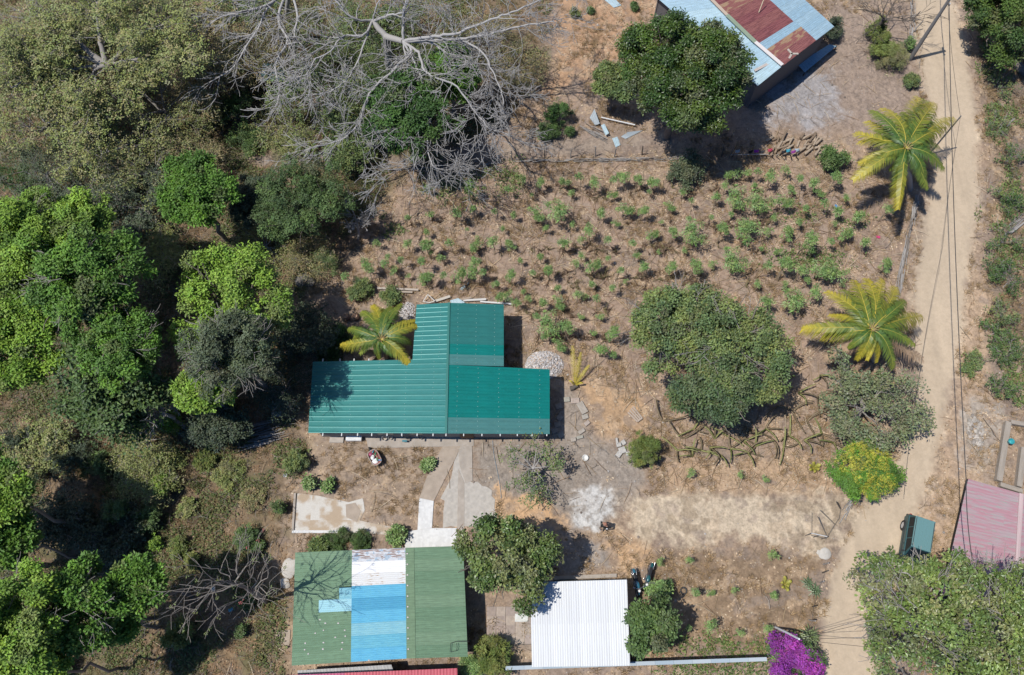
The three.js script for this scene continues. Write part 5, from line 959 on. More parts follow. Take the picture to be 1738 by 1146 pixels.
// ---------------------------------------------------------------- things in the yards and on the road
// --- power poles and wires
const poleTops = {};
function powerPole(nm, label, bx, by, h, r0, r1, lean, arm, col = [.20, .19, .18]) {
  const p = P(bx, by), t = thing('power_pole', label, 'power pole', p), b = new Buf(), top = V(lean[0], h, lean[1]);
  b.tube([V(0, -.3, 0), top.clone().multiplyScalar(.5), top], [r0, (r0 + r1) / 2, r1], 10); part('pole', b.geo(), std(...col, .85), t);
  if (arm) { const a = part('crossarm', new RoundedBoxGeometry(.1, .12, .9, 1, .015), std(.17, .15, .13), t); a.position.set(top.x, h - .25, top.z); for (const s of [-.38, .38]) { const g = new THREE.LatheGeometry([[0, 0], [.035, 0], [.055, .04], [.035, .07], [.05, .1], [.02, .14], [0, .14]].map(q => new THREE.Vector2(...q)), 10); const m = part('insulator', g, std(.6, .62, .64, .3), t); m.position.set(top.x, h - .19, top.z + s); } }
  poleTops[nm] = p.clone().add(top).add(V(0, -.1, 0));
  return t;
}
powerPole('a', 'thick grey wooden power pole at the upper left edge of the road', 1544.4, 101, 6.85, .19, .12, [0, 0], true);
powerPole('b', 'thin dark pole half hidden by the upper roadside palm', 1577, 262, 5.0, .075, .05, [.05, 0], false);
powerPole('c', 'white slanting pole in the south plot with wires across the road', 1315, 1063, 4.2, .075, .06, [.1, .9], false, [.6, .61, .62]);
function wire(label, pts, r = .018, sag = .25) {
  const b = new Buf();
  for (let i = 0; i < pts.length - 1; i++) { const s = []; for (let k = 0; k <= 12; k++) { const u = k / 12, p = pts[i].clone().lerp(pts[i + 1], u); p.y -= sag * 4 * u * (1 - u); s.push(p); } b.tube(s, r, 4, false); }
  single('power_wire', b.geo(), std(.045, .045, .045, .6), label, 'wire');
}
wire('long black wire from the thick pole down the whole road', [P(1604, -140, 6.4), poleTops.a, P(1640, 815, 5.6), P(1660, 1000, 5.4), P(1676, 1200, 5.4)], .03, .35);
wire('thin service wire from the thick pole to the thin dark pole', [poleTops.a.clone().add(V(0, -.3, .3)), poleTops.b], .016, .2);
wire('thin wire running south from the thin dark pole beside the road', [poleTops.b, P(1600, 420, 4.8), P(1560, 640, 4.8), P(1535, 840, 4.6)], .012, .2);
for (const [i, y] of [[0, 1044], [1, 1052], [2, 1076], [3, 1092]]) wire('thin cable over the road from the white slanting pole, number ' + ['one', 'two', 'three', 'four'][i] + ' counted from the north', [poleTops.c.clone().add(V(0, -.12 * i, 0)), P(1470, y + 6, 4), P(1640, y - 4, 4.4)], .012, .25);
// --- fences
const fencePosts = (pts, h, label, grp, lean = .15) => pts.map(([x, y], i) => { const b = new Buf(), l = V(rr(-lean, lean), h * rr(.85, 1.1), rr(-lean, lean)); limb(b, V(0, -.15, 0), l, .055, .045, .06, 4, 6); const p = P(x, y); single('fence_post', b.geo(), pick([M_dark, M_bark, M_twig]), label.replace('#', ORD[i]), 'fence post', grp, p); return p.clone().add(V(l.x, h * .75, l.z)); });
function strands(name, label, tops, hs) { const b = new Buf(); for (const k of hs) b.tube(tops.map(p => V(p.x, p.y * k, p.z)), .008, 3, false); single(name, b.geo(), std(.22, .2, .18, .6, .5), label, 'fence'); }
strands('wire_fence', 'thin wire fence strands along the footpath above the crop field', fencePosts([[620, 292], [690, 285], [760, 280], [820, 277], [870, 273], [925, 270], [968, 268], [1010, 266], [1043, 267], [1090, 263.5], [1130, 260], [1178, 262], [1225, 266], [1238, 268]], 1.25, 'crooked dark stick post, # from the left, of the wire fence above the field', 'posts of the wire fence above the crop field'), [.5, .95]);
strands('wire_fence', 'thin wire fence strands along the roadside edge of the south plot', fencePosts([[1398, 958], [1396, 972], [1392, 990], [1380, 1030], [1373, 1052], [1366, 1072]], 1.0, 'short grey post, # from the north, at the roadside edge of the south plot', 'posts at the roadside edge of the south plot'), [.6]);
fencePosts([[1548, 10], [1546, 35], [1549, 55], [1547, 150], [1556, 345], [1552, 372], [1546, 392]], 1.2, 'grey fence stick, # from the north, on the left road edge', 'fence sticks on the left road edge', .5);
// roadside heaps of sticks: each stick a part
function stickHeap(label, x0, y0, x1, y1, n, w, L, r = .035) {
  const a = P(x0, y0), c = P(x1, y1), t = thing('stick_pile', label, 'stick pile', a), d = c.clone().sub(a), side = V(-d.z, 0, d.x).normalize();
  for (let i = 0; i < n; i++) { const u = rr(0, .8), s = d.clone().multiplyScalar(u).addScaledVector(side, rr(-w, w)), q = s.clone().addScaledVector(d.clone().normalize(), L * rr(.6, 1.1)).addScaledVector(side, rr(-.15, .15)), b = new Buf(); s.y = rr(.04, .3); q.y = rr(.04, .35); limb(b, s, q, r * rr(.7, 1.4), r * .6, .05, 4, 5); part('stick', b.geo(), pick([M_grey, M_twig, M_bark, M_grey]), t); }
}
stickHeap('low line of dead brush along the fence above the crop field', 870, 275, 1240, 270, 90, .12, 1.1, .03);
stickHeap('line of dead brush under the left part of the fence above the field', 640, 292, 870, 275, 40, .15, 1.1, .03);
stickHeap('grey stick line on the road edge between palm trunk and long heap', 1556, 340, 1541, 400, 20, .15, 1.6);
stickHeap('dark brush on the road edge above the power pole', 1548, 5, 1546, 90, 26, .25, 1.3, .04);
stickHeap('long heap of grey sticks on the road edge above the lower palm', 1541, 398, 1524, 492, 34, .16, 2.4);
stickHeap('heap of brown sticks on the road edge by the yellow blossom tree', 1450, 838, 1428, 882, 14, .14, 1.0);
stickHeap('grey log heap under the right edge of the upper palm', 1556, 330, 1548, 366, 10, .15, 1.2, .06);
stickHeap('heap of dead brushwood left of the long house front', 400, 748, 455, 735, 40, .9, 1.9);
stickHeap('dry brush heap beside the scrap tin on the footpath', 985, 212, 1030, 238, 26, .35, 1.4, .022);
stickHeap('heap of grey fallen branches at the right edge', 1700, 402, 1738, 372, 10, .4, 2.2, .06);
stickHeap('grey fallen branch pile among bushes at right', 1692, 235, 1710, 205, 7, .25, 1.2, .04);
// logs with rags, above the crop field
{
  const t = thing('log_pile', 'heap of brown logs and split wood above the crop field', 'log pile', P(1335, 250));
  for (let i = 0; i < 46; i++) { const p = P(rr(1305, 1395), rr(234, 262)).sub(t.position), a = rr(.2, 1.3), l = rr(.5, 1.1), b = new Buf(), d = V(Math.cos(a), 0, -Math.sin(a)).multiplyScalar(l / 2); p.y = rr(.08, .35); limb(b, p.clone().sub(d), p.clone().add(d).add(V(0, rr(-.05, .1), 0)), rr(.07, .13), rr(.06, .11), .05, 3, 7); part('log', b.geo(), std(...pick([[.26, .19, .13], [.33, .26, .19], [.20, .145, .10], [.38, .3, .22]])), t); }
}
{
  const t = thing('rail_fence', 'low fence of pale bars hung with coloured rags above the crop field', 'fence', P(1295, 262));
  const q = (x, y, h) => P(x, y, h).sub(t.position), b = new Buf();
  for (const h of [.35, .8]) b.tube([q(1240, 263, h), q(1275, 262, h), q(1305, 262, h)], .035, 5); part('rail', b.geo(), M_grey, t);
  for (let i = 0; i < 14; i++) { const k = new Buf(), x = 1242 + i * 8.4; limb(k, q(x, 267, -.1), q(x + rr(-3, 5), 262, rr(.7, 1.05)), .05, .045, .05, 3, 6); part('post', k.geo(), pick([M_bark, M_twig, M_dark]), t); }
  for (const [x, y, c, l] of [[1270, 259, [.012, .012, .014], 'black'], [1280, 258, [.30, .03, .32], 'purple'], [1290, 259, [.05, .05, .06], 'dark grey'], [1303, 256, [.45, .05, .10], 'red'], [1326, 259, [.02, .02, .025], 'black folded'], [1333, 257, [.06, .36, .46], 'turquoise'], [1342, 259, [.28, .05, .28], 'violet'], [1348, 256, [.35, .45, .52], 'pale blue'], [1248, 258, [.5, .5, .49], 'pale grey']]) {
    const g = new THREE.PlaneGeometry(.36, .42, 6, 6), pa = g.attributes.position; for (let i = 0; i < pa.count; i++) { const x0 = pa.getX(i), y0 = pa.getY(i); pa.setXYZ(i, x0, .8 - Math.abs(y0) * 1.0 + .03 * Math.sin(x0 * 14), y0 * .55 + .03 * Math.cos(x0 * 11)); } g.computeVertexNormals();
    single('rag', g, std(...c), l + ' cloth hanging over the low fence above the crop field', 'cloth', null, P(x, y + 6), rr(-.2, .2));
  }
}
// --- car
{
  const rl = P(1556, 876.5, 1.62), ang = -19 * Math.PI / 180;                        // front points south-south-west
  const t = thing('parked_car', 'small dark teal four-wheel-drive car with its bonnet under the huge tree', 'car', V(0, 0, 0), 0);
  // local: x to the left side (west), z forward
  const fwd = V(Math.sin(ang), 0, Math.cos(ang)), mid = V((rl.x + P(1587, 886, 1.62).x) / 2, 0, (rl.z + P(1587, 886, 1.62).z) / 2).addScaledVector(fwd, 1.62);
  t.position.copy(mid); t.rotation.y = ang;
  const paint = new THREE.MeshPhysicalMaterial({ color: new THREE.Color().setRGB(.02, .07, .074), roughness: .5, metalness: 0, clearcoat: .25, clearcoatRoughness: .2 }), roofP = new THREE.MeshPhysicalMaterial({ color: new THREE.Color().setRGB(.125, .245, .25), roughness: .4, metalness: 0, clearcoat: .5, clearcoatRoughness: .2 }), trim = std(.03, .032, .034, .6), glass = new THREE.MeshPhysicalMaterial({ color: new THREE.Color().setRGB(.012, .017, .019), roughness: .12, metalness: 0, specularIntensity: .35 });
  const prof = new THREE.Shape([[-1.72, .32], [-1.78, .6], [-1.74, .95], [.62, .98], [1.55, .9], [1.82, .78], [1.88, .5], [1.8, .3]].map(q => new THREE.Vector2(...q)));
  const bg = new THREE.ExtrudeGeometry(prof, { depth: 1.50, bevelEnabled: true, bevelSize: .07, bevelThickness: .08, bevelSegments: 4, curveSegments: 4 }); bg.translate(0, 0, -.75); bg.rotateY(-Math.PI / 2); part('body', bg, paint, t);
  const frustum = (z0, z1, zt0, zt1, w0, w1, y0, y1) => { const b = new Buf(), A = [V(-w0, y0, z0), V(w0, y0, z0), V(w0, y0, z1), V(-w0, y0, z1)], B = [V(-w1, y1, zt0), V(w1, y1, zt0), V(w1, y1, zt1), V(-w1, y1, zt1)]; b.quad(B[0], B[3], B[2], B[1]); for (let i = 0; i < 4; i++) b.quad(A[(i + 1) % 4], A[i], B[i], B[(i + 1) % 4]); return b; };
  part('cabin', frustum(-1.74, 1.02, -1.62, .42, .76, .62, .96, 1.60).geo(), paint, t);
  const ro = new RoundedBoxGeometry(1.28, .07, 2.08, 3, .03); ro.translate(0, 1.615, -.6); const roof = part('roof', ro, roofP, t);
  for (const x of [-.34, -.12, .12, .34]) part('roof_rib', new RoundedBoxGeometry(.05, .02, 1.8, 1, .008).translate(x, 1.655, -.6), roofP, roof);
  for (const s of [-1, 1]) part('roof_rail', new RoundedBoxGeometry(.035, .04, 1.9, 1, .012).translate(s * .58, 1.67, -.6), trim, t);
  const win = (nm, a, b, c, d, off) => { const n = V().crossVectors(b.clone().sub(a), d.clone().sub(a)).normalize(), k = new Buf(), q = [a, b, c, d], e = q.map(p => p.clone().addScaledVector(n, off)); k.quad(e[0], e[1], e[2], e[3]); for (let i = 0; i < 4; i++) k.quad(q[i], q[(i + 1) % 4], e[(i + 1) % 4], e[i]); return part(nm, k.geo(), glass, t); };
  const yw = y => .76 - (y - .96) / .64 * .14, zb = y => -1.74 + (y - .96) / .64 * .12, zf = y => 1.02 - (y - .96) / .64 * .6;
  win('windshield', V(-yw(1.02) + .07, 1.02, zf(1.02)), V(yw(1.02) - .07, 1.02, zf(1.02)), V(yw(1.54) - .06, 1.54, zf(1.54)), V(-yw(1.54) + .06, 1.54, zf(1.54)), .012);
  win('rear_window', V(yw(1.05) - .12, 1.05, zb(1.05)), V(-yw(1.05) + .12, 1.05, zb(1.05)), V(-yw(1.5) + .1, 1.5, zb(1.5)), V(yw(1.5) - .1, 1.5, zb(1.5)), .012);
  for (const s of [-1, 1]) for (const [z0, z1, z2, z3] of [[-1.6, -.95, -.95, -1.54], [-.88, -.2, -.2, -.88], [-.12, .78, .38, -.12]]) { const a = V(s * yw(1.03), 1.03, z0), b = V(s * yw(1.03), 1.03, z1), c = V(s * yw(1.52), 1.52, z2), d = V(s * yw(1.52), 1.52, z3); s > 0 ? win('side_window', b, a, d, c, .012) : win('side_window', a, b, c, d, .012); }
  part('bonnet', new RoundedBoxGeometry(1.34, .05, .92, 2, .02).rotateX(.085).translate(0, .985, 1.2), paint, t);
  part('front_bumper', new RoundedBoxGeometry(1.66, .2, .2, 3, .06).translate(0, .48, 1.92), trim, t); part('rear_bumper', new RoundedBoxGeometry(1.6, .2, .18, 3, .06).translate(0, .5, -1.84), trim, t);
  for (const s of [-1, 1]) { part('headlight', new RoundedBoxGeometry(.28, .16, .08, 2, .03).translate(s * .6, .72, 1.9), std(.7, .72, .74, .15), t); part('tail_light', new RoundedBoxGeometry(.14, .3, .05, 2, .02).translate(s * .68, .8, -1.86), std(.35, .02, .02, .3), t); part('side_mirror', new RoundedBoxGeometry(.2, .14, .1, 2, .04).translate(s * .9, 1.08, .72), trim, t); part('side_trim', new RoundedBoxGeometry(.03, .09, 2.6, 1, .01).translate(s * .84, .62, -.1), trim, t); for (const z of [-.75, .2]) part('door_handle', new RoundedBoxGeometry(.03, .04, .16, 1, .01).translate(s * .835, .88, z), trim, t); }
  part('grille', new RoundedBoxGeometry(.8, .16, .05, 1, .01).translate(0, .72, 1.91), trim, t);
  const tg = new THREE.TorusGeometry(.25, .095, 10, 24), rg = new THREE.LatheGeometry([[0, .05], [.06, .06], [.14, .03], [.18, .07], [.2, .06], [.2, -.06], [0, -.06]].map(q => new THREE.Vector2(...q)), 20);
  for (const s of [-1, 1]) for (const z of [-1.12, 1.22]) { const w = part('wheel', tg, std(.025, .025, .025, .8), t); w.scale.set(1.12, 1.12, 1.3); w.position.set(s * .79, .34, z); w.rotation.y = Math.PI / 2; const r = part('rim', rg, std(.62, .63, .64, .3, .5), w); r.rotation.x = s * Math.PI / 2; }
}
// --- motorcycles
function motorcycle(label, x0, y0, x1, y1, tankCol) {
  const a = P(x0, y0, .5), b = P(x1, y1, .5), t = thing('motorcycle', label, 'motorcycle', V((a.x + b.x) / 2, 0, (a.z + b.z) / 2), Math.atan2(b.x - a.x, b.z - a.z));
  const blk = std(.018, .018, .02, .45), chr = std(.6, .6, .62, .2, .85), mt = new THREE.MeshPhysicalMaterial({ color: new THREE.Color().setRGB(...tankCol), roughness: .25, clearcoat: 1 });
  const g = new THREE.Group(); const lean = .12, put = (n, geo, m) => { geo.rotateZ(-lean); return part(n, geo, m, t); };
  for (const z of [-.62, .66]) { const w = put('wheel', new THREE.TorusGeometry(.26, .055, 8, 22).rotateY(Math.PI / 2).translate(0, .31, z), blk); part('rim', new THREE.TorusGeometry(.2, .018, 6, 20).rotateY(Math.PI / 2).translate(0, .31, z).rotateZ(-lean), chr, w); const s = []; for (let i = 0; i < 5; i++) s.push(new THREE.CylinderGeometry(.012, .012, .4, 5).rotateX(i * Math.PI / 5).translate(0, .31, z)); part('spokes', mergeGeometries(s).rotateZ(-lean), chr, w); }
  const tk = new THREE.SphereGeometry(.2, 16, 12); tk.scale(.75, .7, 1.35); put('fuel_tank', tk.translate(0, .82, .18), mt);
  put('seat', new RoundedBoxGeometry(.25, .1, .68, 4, .05).translate(0, .8, -.32), blk); put('tail', new RoundedBoxGeometry(.16, .08, .3, 3, .03).rotateX(-.25).translate(0, .83, -.74), mt);
  put('engine', new RoundedBoxGeometry(.28, .32, .36, 2, .04).translate(0, .45, .06), std(.2, .2, .21, .4, .6));
  const fr = new Buf(); fr.tube([V(0, .92, .42), V(0, .66, .1), V(0, .66, -.5)], .03, 6).tube([V(0, .92, .42), V(0, .4, .3), V(0, .26, .0), V(0, .31, -.62)], .028, 6); put('frame', fr.geo(), blk);
  for (const s of [-1, 1]) { const f = new Buf(); f.tube([V(s * .09, 1.0, .4), V(s * .09, .31, .66)], .028, 6); put('fork', f.geo(), chr); const h = new Buf(); h.tube([V(0, 1.02, .42), V(s * .2, 1.06, .4), V(s * .38, 1.02, .26)], .018, 6); put('handlebar', h.geo(), chr); const m = new Buf(); m.tube([V(s * .28, 1.05, .36), V(s * .36, 1.2, .36)], .01, 5); m.box(s * .37, 1.23, .36, .13, .08, .02); put('mirror', m.geo(), chr); const r = new Buf(); r.tube([V(s * .11, .72, -.5), V(s * .11, .33, -.62)], .03, 6); put('shock_absorber', r.geo(), chr); }
  put('headlight', new THREE.SphereGeometry(.1, 12, 8).translate(0, .92, .56), std(.7, .7, .7, .15)); put('front_fender', new THREE.TorusGeometry(.34, .05, 6, 12, 1.9).rotateY(Math.PI / 2).translate(0, .31, .66), mt); put('rear_fender', new THREE.TorusGeometry(.34, .05, 6, 12, 1.7).rotateY(-Math.PI / 2).translate(0, .31, -.62), blk);
  const ex = new Buf(); ex.tube([V(.12, .4, .2), V(.17, .25, .05), V(.18, .32, -.75)], [.03, .035, .055], 8); put('exhaust', ex.geo(), chr); const rk = new Buf(); rk.tube([V(.12, .86, -.5), V(.14, .88, -.95), V(-.14, .88, -.95), V(-.12, .86, -.5)], .014, 5); put('rack', rk.geo(), chr);
}
motorcycle('black motorcycle with a teal tank on the dry grass beside the white-roofed house', 1104, 957, 1092, 1000, [.015, .09, .10]);
motorcycle('blue motorcycle standing in the shade against the white-roofed house', 1072, 968, 1083, 1012, [.03, .13, .19]);
// --- wheelbarrow with rubbish
{
  const a = P(636, 777, .5), d = .95, t = thing('wheelbarrow', 'wheelbarrow full of rubbish in the front yard of the long house', 'wheelbarrow', V(a.x, 0, a.z), .56);
  const b = new Buf(), N = 20, ring = (r, y, zs) => Array.from({ length: N }, (_, i) => { const q = i / N * 6.2832, c = Math.cos(q), s = Math.sin(q); return V(Math.sign(c) * Math.abs(c) ** .6 * r * .36, y, Math.sign(s) * Math.abs(s) ** .7 * r * zs); });
  const top = ring(1, .62, .56), bot = ring(.66, .34, .40), ti = ring(.95, .62, .53), bi = ring(.62, .37, .37);
  for (let i = 0; i < N; i++) { const j = (i + 1) % N; b.quad(top[i], top[j], bot[j], bot[i]); b.quad(ti[j], ti[i], bi[i], bi[j]); b.quad(top[j], top[i], ti[i], ti[j]); b.tri(bi[i], bi[j], V(0, .37, 0)); }
  part('tray', b.geo(), std(.30, .12, .10, .6), t); const rim = new Buf(); rim.tube([...top, top[0], top[1]].map(p => p.clone()), .02, 5); part('rim', rim.geo(), std(.46, .42, .36), t);
  const w = part('wheel', new THREE.TorusGeometry(.15, .05, 8, 18).rotateY(Math.PI / 2).translate(0, .2, -.78), std(.03, .03, .03), t); part('hub', new THREE.CylinderGeometry(.08, .08, .07, 12).rotateZ(Math.PI / 2).translate(0, .2, -.78), std(.5, .1, .08), w);
  for (const s of [-1, 1]) { const h = new Buf(); h.tube([V(s * .06, .2, -.8), V(s * .2, .32, -.2), V(s * .26, .5, .55), V(s * .28, .58, 1.05)], .022, 6); part('handle', h.geo(), M_darkB, t); const l = new Buf(); l.tube([V(s * .22, .36, .25), V(s * .26, .0, .42), V(s * .24, .4, .5)], .02, 6); part('leg', l.geo(), M_darkB, t); }
  const at = (x, y, z) => V(x, y, z).applyAxisAngle(YUP, .56).add(t.position);
  const lump = (s, sx, sy, sz) => { const g = new THREE.IcosahedronGeometry(s, 2), p = g.attributes.position; for (let i = 0; i < p.count; i++) { const k = .75 + .5 * vn(p.getX(i) * 9 + 3, p.getZ(i) * 9 + p.getY(i) * 7); p.setXYZ(i, p.getX(i) * k * sx, p.getY(i) * k * sy, p.getZ(i) * k * sz); } g.computeVertexNormals(); return g; };
  single('plastic_bag', lump(.17, 1.2, .6, 1), std(.75, .75, .74, .5), 'crumpled white plastic bag in the wheelbarrow, nearest its handles', 'bag', null, at(-.08, .52, .25));
  single('plastic_bag', lump(.13, 1, .6, 1.2), std(.68, .67, .64, .5), 'crumpled pale bag in the middle of the wheelbarrow', 'bag', null, at(-.12, .54, -.08));
  single('plastic_bag', lump(.12, 1, .6, 1), std(.35, .06, .14, .5), 'crumpled pink-red bag at the wheel end of the wheelbarrow', 'bag', null, at(-.12, .53, -.36));
  const bot2 = new THREE.LatheGeometry([[0, 0], [.045, 0], [.05, .02], [.05, .16], [.02, .21], [.02, .25], [0, .25]].map(q => new THREE.Vector2(...q)), 12).rotateX(1.4);
  for (const [x, z, c, l] of [[.1, -.1, [.03, .2, .08], 'green bottle on the rubbish in the wheelbarrow, the wheelward one'], [.14, .1, [.05, .24, .10], 'green bottle on the rubbish in the wheelbarrow, the handleward one'], [.14, .3, [.08, .25, .42], 'blue bottle on the rubbish in the wheelbarrow'], [.02, -.34, [.06, .22, .27], 'teal bottle at the wheel end of the wheelbarrow']]) single('bottle', bot2, std(...c, .2), l, 'bottle', null, at(x, .6, z), rr(0, 6));
}
// --- small things
const ringG = new THREE.TorusGeometry(.2, .06, 8, 24).rotateX(Math.PI / 2);
single('basin', new THREE.LatheGeometry([[0, .02], [.13, .02], [.19, .14], [.22, .15], [.22, .17], [.18, .16], [.12, .05], [0, .05]].map(q => new THREE.Vector2(...q)), 24), std(.62, .61, .57, .5), 'round white basin on the grey soil of the yard', 'basin', null, P(993, 778));
single('tyre', ringG, std(.04, .04, .042, .8), 'dark ring lying beside a plant in the south plot', 'tyre', null, P(1160, 1003).add(V(0, .06, 0)));
{ const b = new Buf(); limb(b, V(-.3, .03, .1), V(.3, .05, -.12), .02, .012, .08); limb(b, V(.08, .04, -.03), V(.16, .04, -.2), .015, .01); single('dead_stick', b.geo(), M_dark, 'short dark forked stick on the grey yard', 'stick', null, P(1009, 793)); }
{ const b = new Buf(); limb(b, V(0, .05, 0), P(1698, 751).sub(P(1668, 710)).add(V(0, .1, 0)), .035, .02, .08, 6, 5); single('dead_stick', b.geo(), M_dark, 'long dark branch on the rubble by the ruined wall', 'stick', null, P(1668, 710)); }
function bentSheet(name, label, px, mat, pitch = .12) { const q = px.map(a => P(...a)), c = q[0].clone(); single(name, sheetGeo(...q.map(p => p.clone().sub(c)), pitch, .02, 'sine'), mat, label, 'metal sheet', null, c); }
const tin = metal(.36, .41, .44, .55, T_streak, .5), tinB = metal(.40, .52, .57, .5, T_streak, .5);
bentSheet('tin_sheet', 'grey corrugated sheet standing askew above the footpath', [[1001, 200, .15], [1009, 185, .5], [1018, 210, .4], [1010, 213, .1]], tin);
bentSheet('tin_sheet', 'pale blue corrugated sheet next to the askew grey one', [[1020, 213, .4], [1026, 210, .5], [1034, 226, .4], [1028, 230, .3]], tinB);
bentSheet('tin_sheet', 'pale blue torn sheet flat on the footpath', [[1039, 235, .08], [1048, 232, .1], [1054, 246, .06], [1045, 250, .06]], tinB);
bentSheet('tin_sheet', 'long dull sheet lying along the footpath towards the dark tree', [[1054, 232, .05], [1066, 224, .08], [1092, 221, .06], [1062, 236, .05]], tin);
bentSheet('tin_sheet', 'pale blue sheet on the bare ground at the top edge', [[1024, -2, .06], [1042, -4, .08], [1055, 9, .06], [1042, 13, .05]], tinB);
{ const b = new Buf(); b.tube([V(0, .3, 0), P(1078, 212, .35).sub(P(1020, 203))], .055, 8); single('metal_pole', b.geo(), std(.62, .62, .61, .5), 'white pole lying above the footpath by the scrap tin', 'pole', null, P(1020, 203)); }
// debris behind the long house: boards, a tin sheet, buckets
for (const [x0, y0, x1, y1, w, c, l] of [[640, 489, 710, 492, .16, [.42, .36, .30], 'long grey board on the bank behind the palm'], [650, 494, 700, 496, .14, [.36, .30, .24], 'second board lying on the bank behind the palm'], [736, 512, 764, 503, .2, [.46, .42, .36], 'pale board leaning behind the long house roof, left'], [786, 510, 825, 508, .16, [.52, .50, .47], 'grey board behind the long house roof, middle'], [815, 512, 868, 516, .12, [.58, .57, .55], 'pale thin board behind the long house, right'], [770, 511, 800, 505, .14, [.33, .26, .2], 'brown board behind the long house roof']]) { const p = P(x0, y0, .2), q = P(x1, y1, .25); single('board', beam(V(0, 0, 0), q.clone().sub(p), w, .05), std(...c), l, 'board', null, p); }
bentSheet('tin_sheet', 'pale blue tin behind the ridge of the long house', [[764, 510, .3], [778, 506, .35], [790, 514, .3], [766, 517, .3]], tinB);
bentSheet('tin_sheet', 'bluish plastic strip on the soil behind the long house', [[780, 490, .05], [794, 479, .08], [797, 481, .08], [784, 493, .05]], tinB);
{ const t = thing('picture_frame', 'pale empty frame leaning behind the left end of the long house roof', 'frame', P(724, 508, .3)); const q = [[718, 512, .2], [726, 500, .5], [738, 511, .4], [729, 514, .2]].map(a => P(...a).sub(t.position)); for (let i = 0; i < 4; i++) part('frame_bar', beam(q[i], q[(i + 1) % 4], .06, .05), std(.55, .52, .48), t); }
for (const [x, y, w, d, h, c, l, n] of [[572, 744, .98, .7, .12, [.47, .42, .37], 'square grey concrete slab below the west end of the long house', 'slab'], [601.5, 744, 1.1, .5, .3, [.78, .79, .80], 'white slab beside the grey one below the long house', 'slab'], [885, 1049, .85, .5, .12, [.66, .65, .61], 'pale slab between the mottled tree and the white house', 'slab'], [480, 1083, .95, .95, .06, [.40, .33, .26], 'tan square slab left of the patched house', 'slab']])
  single('concrete_slab', new RoundedBoxGeometry(w, h, d, 2, .02).translate(0, h / 2, 0), concMat(...c), l, n, null, P(x, y), rr(-.04, .04));
for (const [x, y, s, l] of [[653, 745, .2, 'white bucket under the eave of the long house, left one'], [663, 744, .16, 'small white bucket under the eave right of the first'], [714, 743, .18, 'white bucket under the eave of the long house, right one'], [485, 808, .13, 'white bottle-like bucket on litter west of the yard']]) single('bucket', new THREE.LatheGeometry([[0, 0], [.7, 0], [1, 1.5], [1.06, 1.55], [.98, 1.52], [.68, .1], [0, .1]].map(q => new THREE.Vector2(q[0] * s, q[1] * s)), 20), std(.7, .7, .68, .4), l, 'bucket', null, P(x, y));
{ const t = thing('water_pump', 'small dark pipe frame under the eave of the long house', 'pipe', P(688, 746)); const b = new Buf(); b.tube([V(-.15, .0, -.2), V(-.05, .5, .05), V(.3, .5, .05), V(.3, .05, -.2)], .025, 6); part('pipe', b.geo(), std(.1, .12, .13), t); part('bench_top', new RoundedBoxGeometry(.34, .05, .14, 1, .01).translate(.0, .35, .2), std(.08, .22, .26), t); }
for (const [x, y, s, sq, l] of [[492, 965, .55, 1.2, 'large white rock against the patched house, upper'], [484, 990, .35, 1, 'white rock against the patched house, lower'], [1400, 940, .42, 1, 'round white stone at the driveway corner by the gate'], [1390, 938, .16, 1, 'small pale stone next to the round white one'], [515, 475, .55, 1.1, 'dark boulder on the bank left of the crop field'], [527, 480, .4, 1, 'dark boulder right beside the other on the bank'], [474, 457, .16, 1, 'small pale stone on the bank left of the crop field'], [640, 1e3, 0, 1, '']]) {
  if (!s) continue; const g = new THREE.IcosahedronGeometry(s, 3), p = g.attributes.position, pale = l.includes('white') || l.includes('pale'), k0 = R() * 30; for (let i = 0; i < p.count; i++) { const k = .7 + .55 * vn(p.getX(i) * 2.6 / s * .5 + k0, p.getZ(i) * 2.6 / s * .5 + p.getY(i) / s); p.setXYZ(i, p.getX(i) * k * sq, p.getY(i) * k * (pale ? .3 : .5), p.getZ(i) * k); } g.computeVertexNormals();
  single('rock', g, pale ? concMat(.54, .51, .46) : std(.16, .145, .13), l, 'rock', null, P(x, y).add(V(0, s * .18, 0)), rr(0, 6));
}
// ring of stone slabs by the east corner of the long house, laid as separate stones
for (const [x, y, w, d, a, l] of [[962, 679, .42, .36, .1, 'first'], [976, 681, .62, .42, .05, 'second'], [988, 693, .5, .9, .5, 'third, the longest'], [993, 708, .45, .35, .3, 'fourth'], [996, 719, .42, .3, .7, 'fifth'], [987, 733, .5, .28, .6, 'sixth'], [984, 743, .48, .22, .25, 'seventh'], [973, 747, .38, .3, .2, 'last']]) single('paving_stone', new RoundedBoxGeometry(w, .16, d, 2, .03).translate(0, .08, 0), concMat(.40 + rr(-.04, .04), .36, .31), l + ' stone of the curved kerb east of the long house, from the north', 'stone', null, P(x, y), a);
for (const [x, y, a, l] of [[948, 690, .3, 'northmost'], [950, 709, .8, 'second from the north'], [941, 731, .5, 'nearest the wall'], [952, 738, .6, 'southmost'], [946, 721, .2, 'middle']]) single('paving_stone', new RoundedBoxGeometry(.45, .1, .4, 1, .02).translate(0, .05, 0), concMat(.36, .32, .28), 'loose square stone in the shade east of the long house, ' + l, 'stone', 'loose square stones in the shade east of the long house', P(x, y), a);
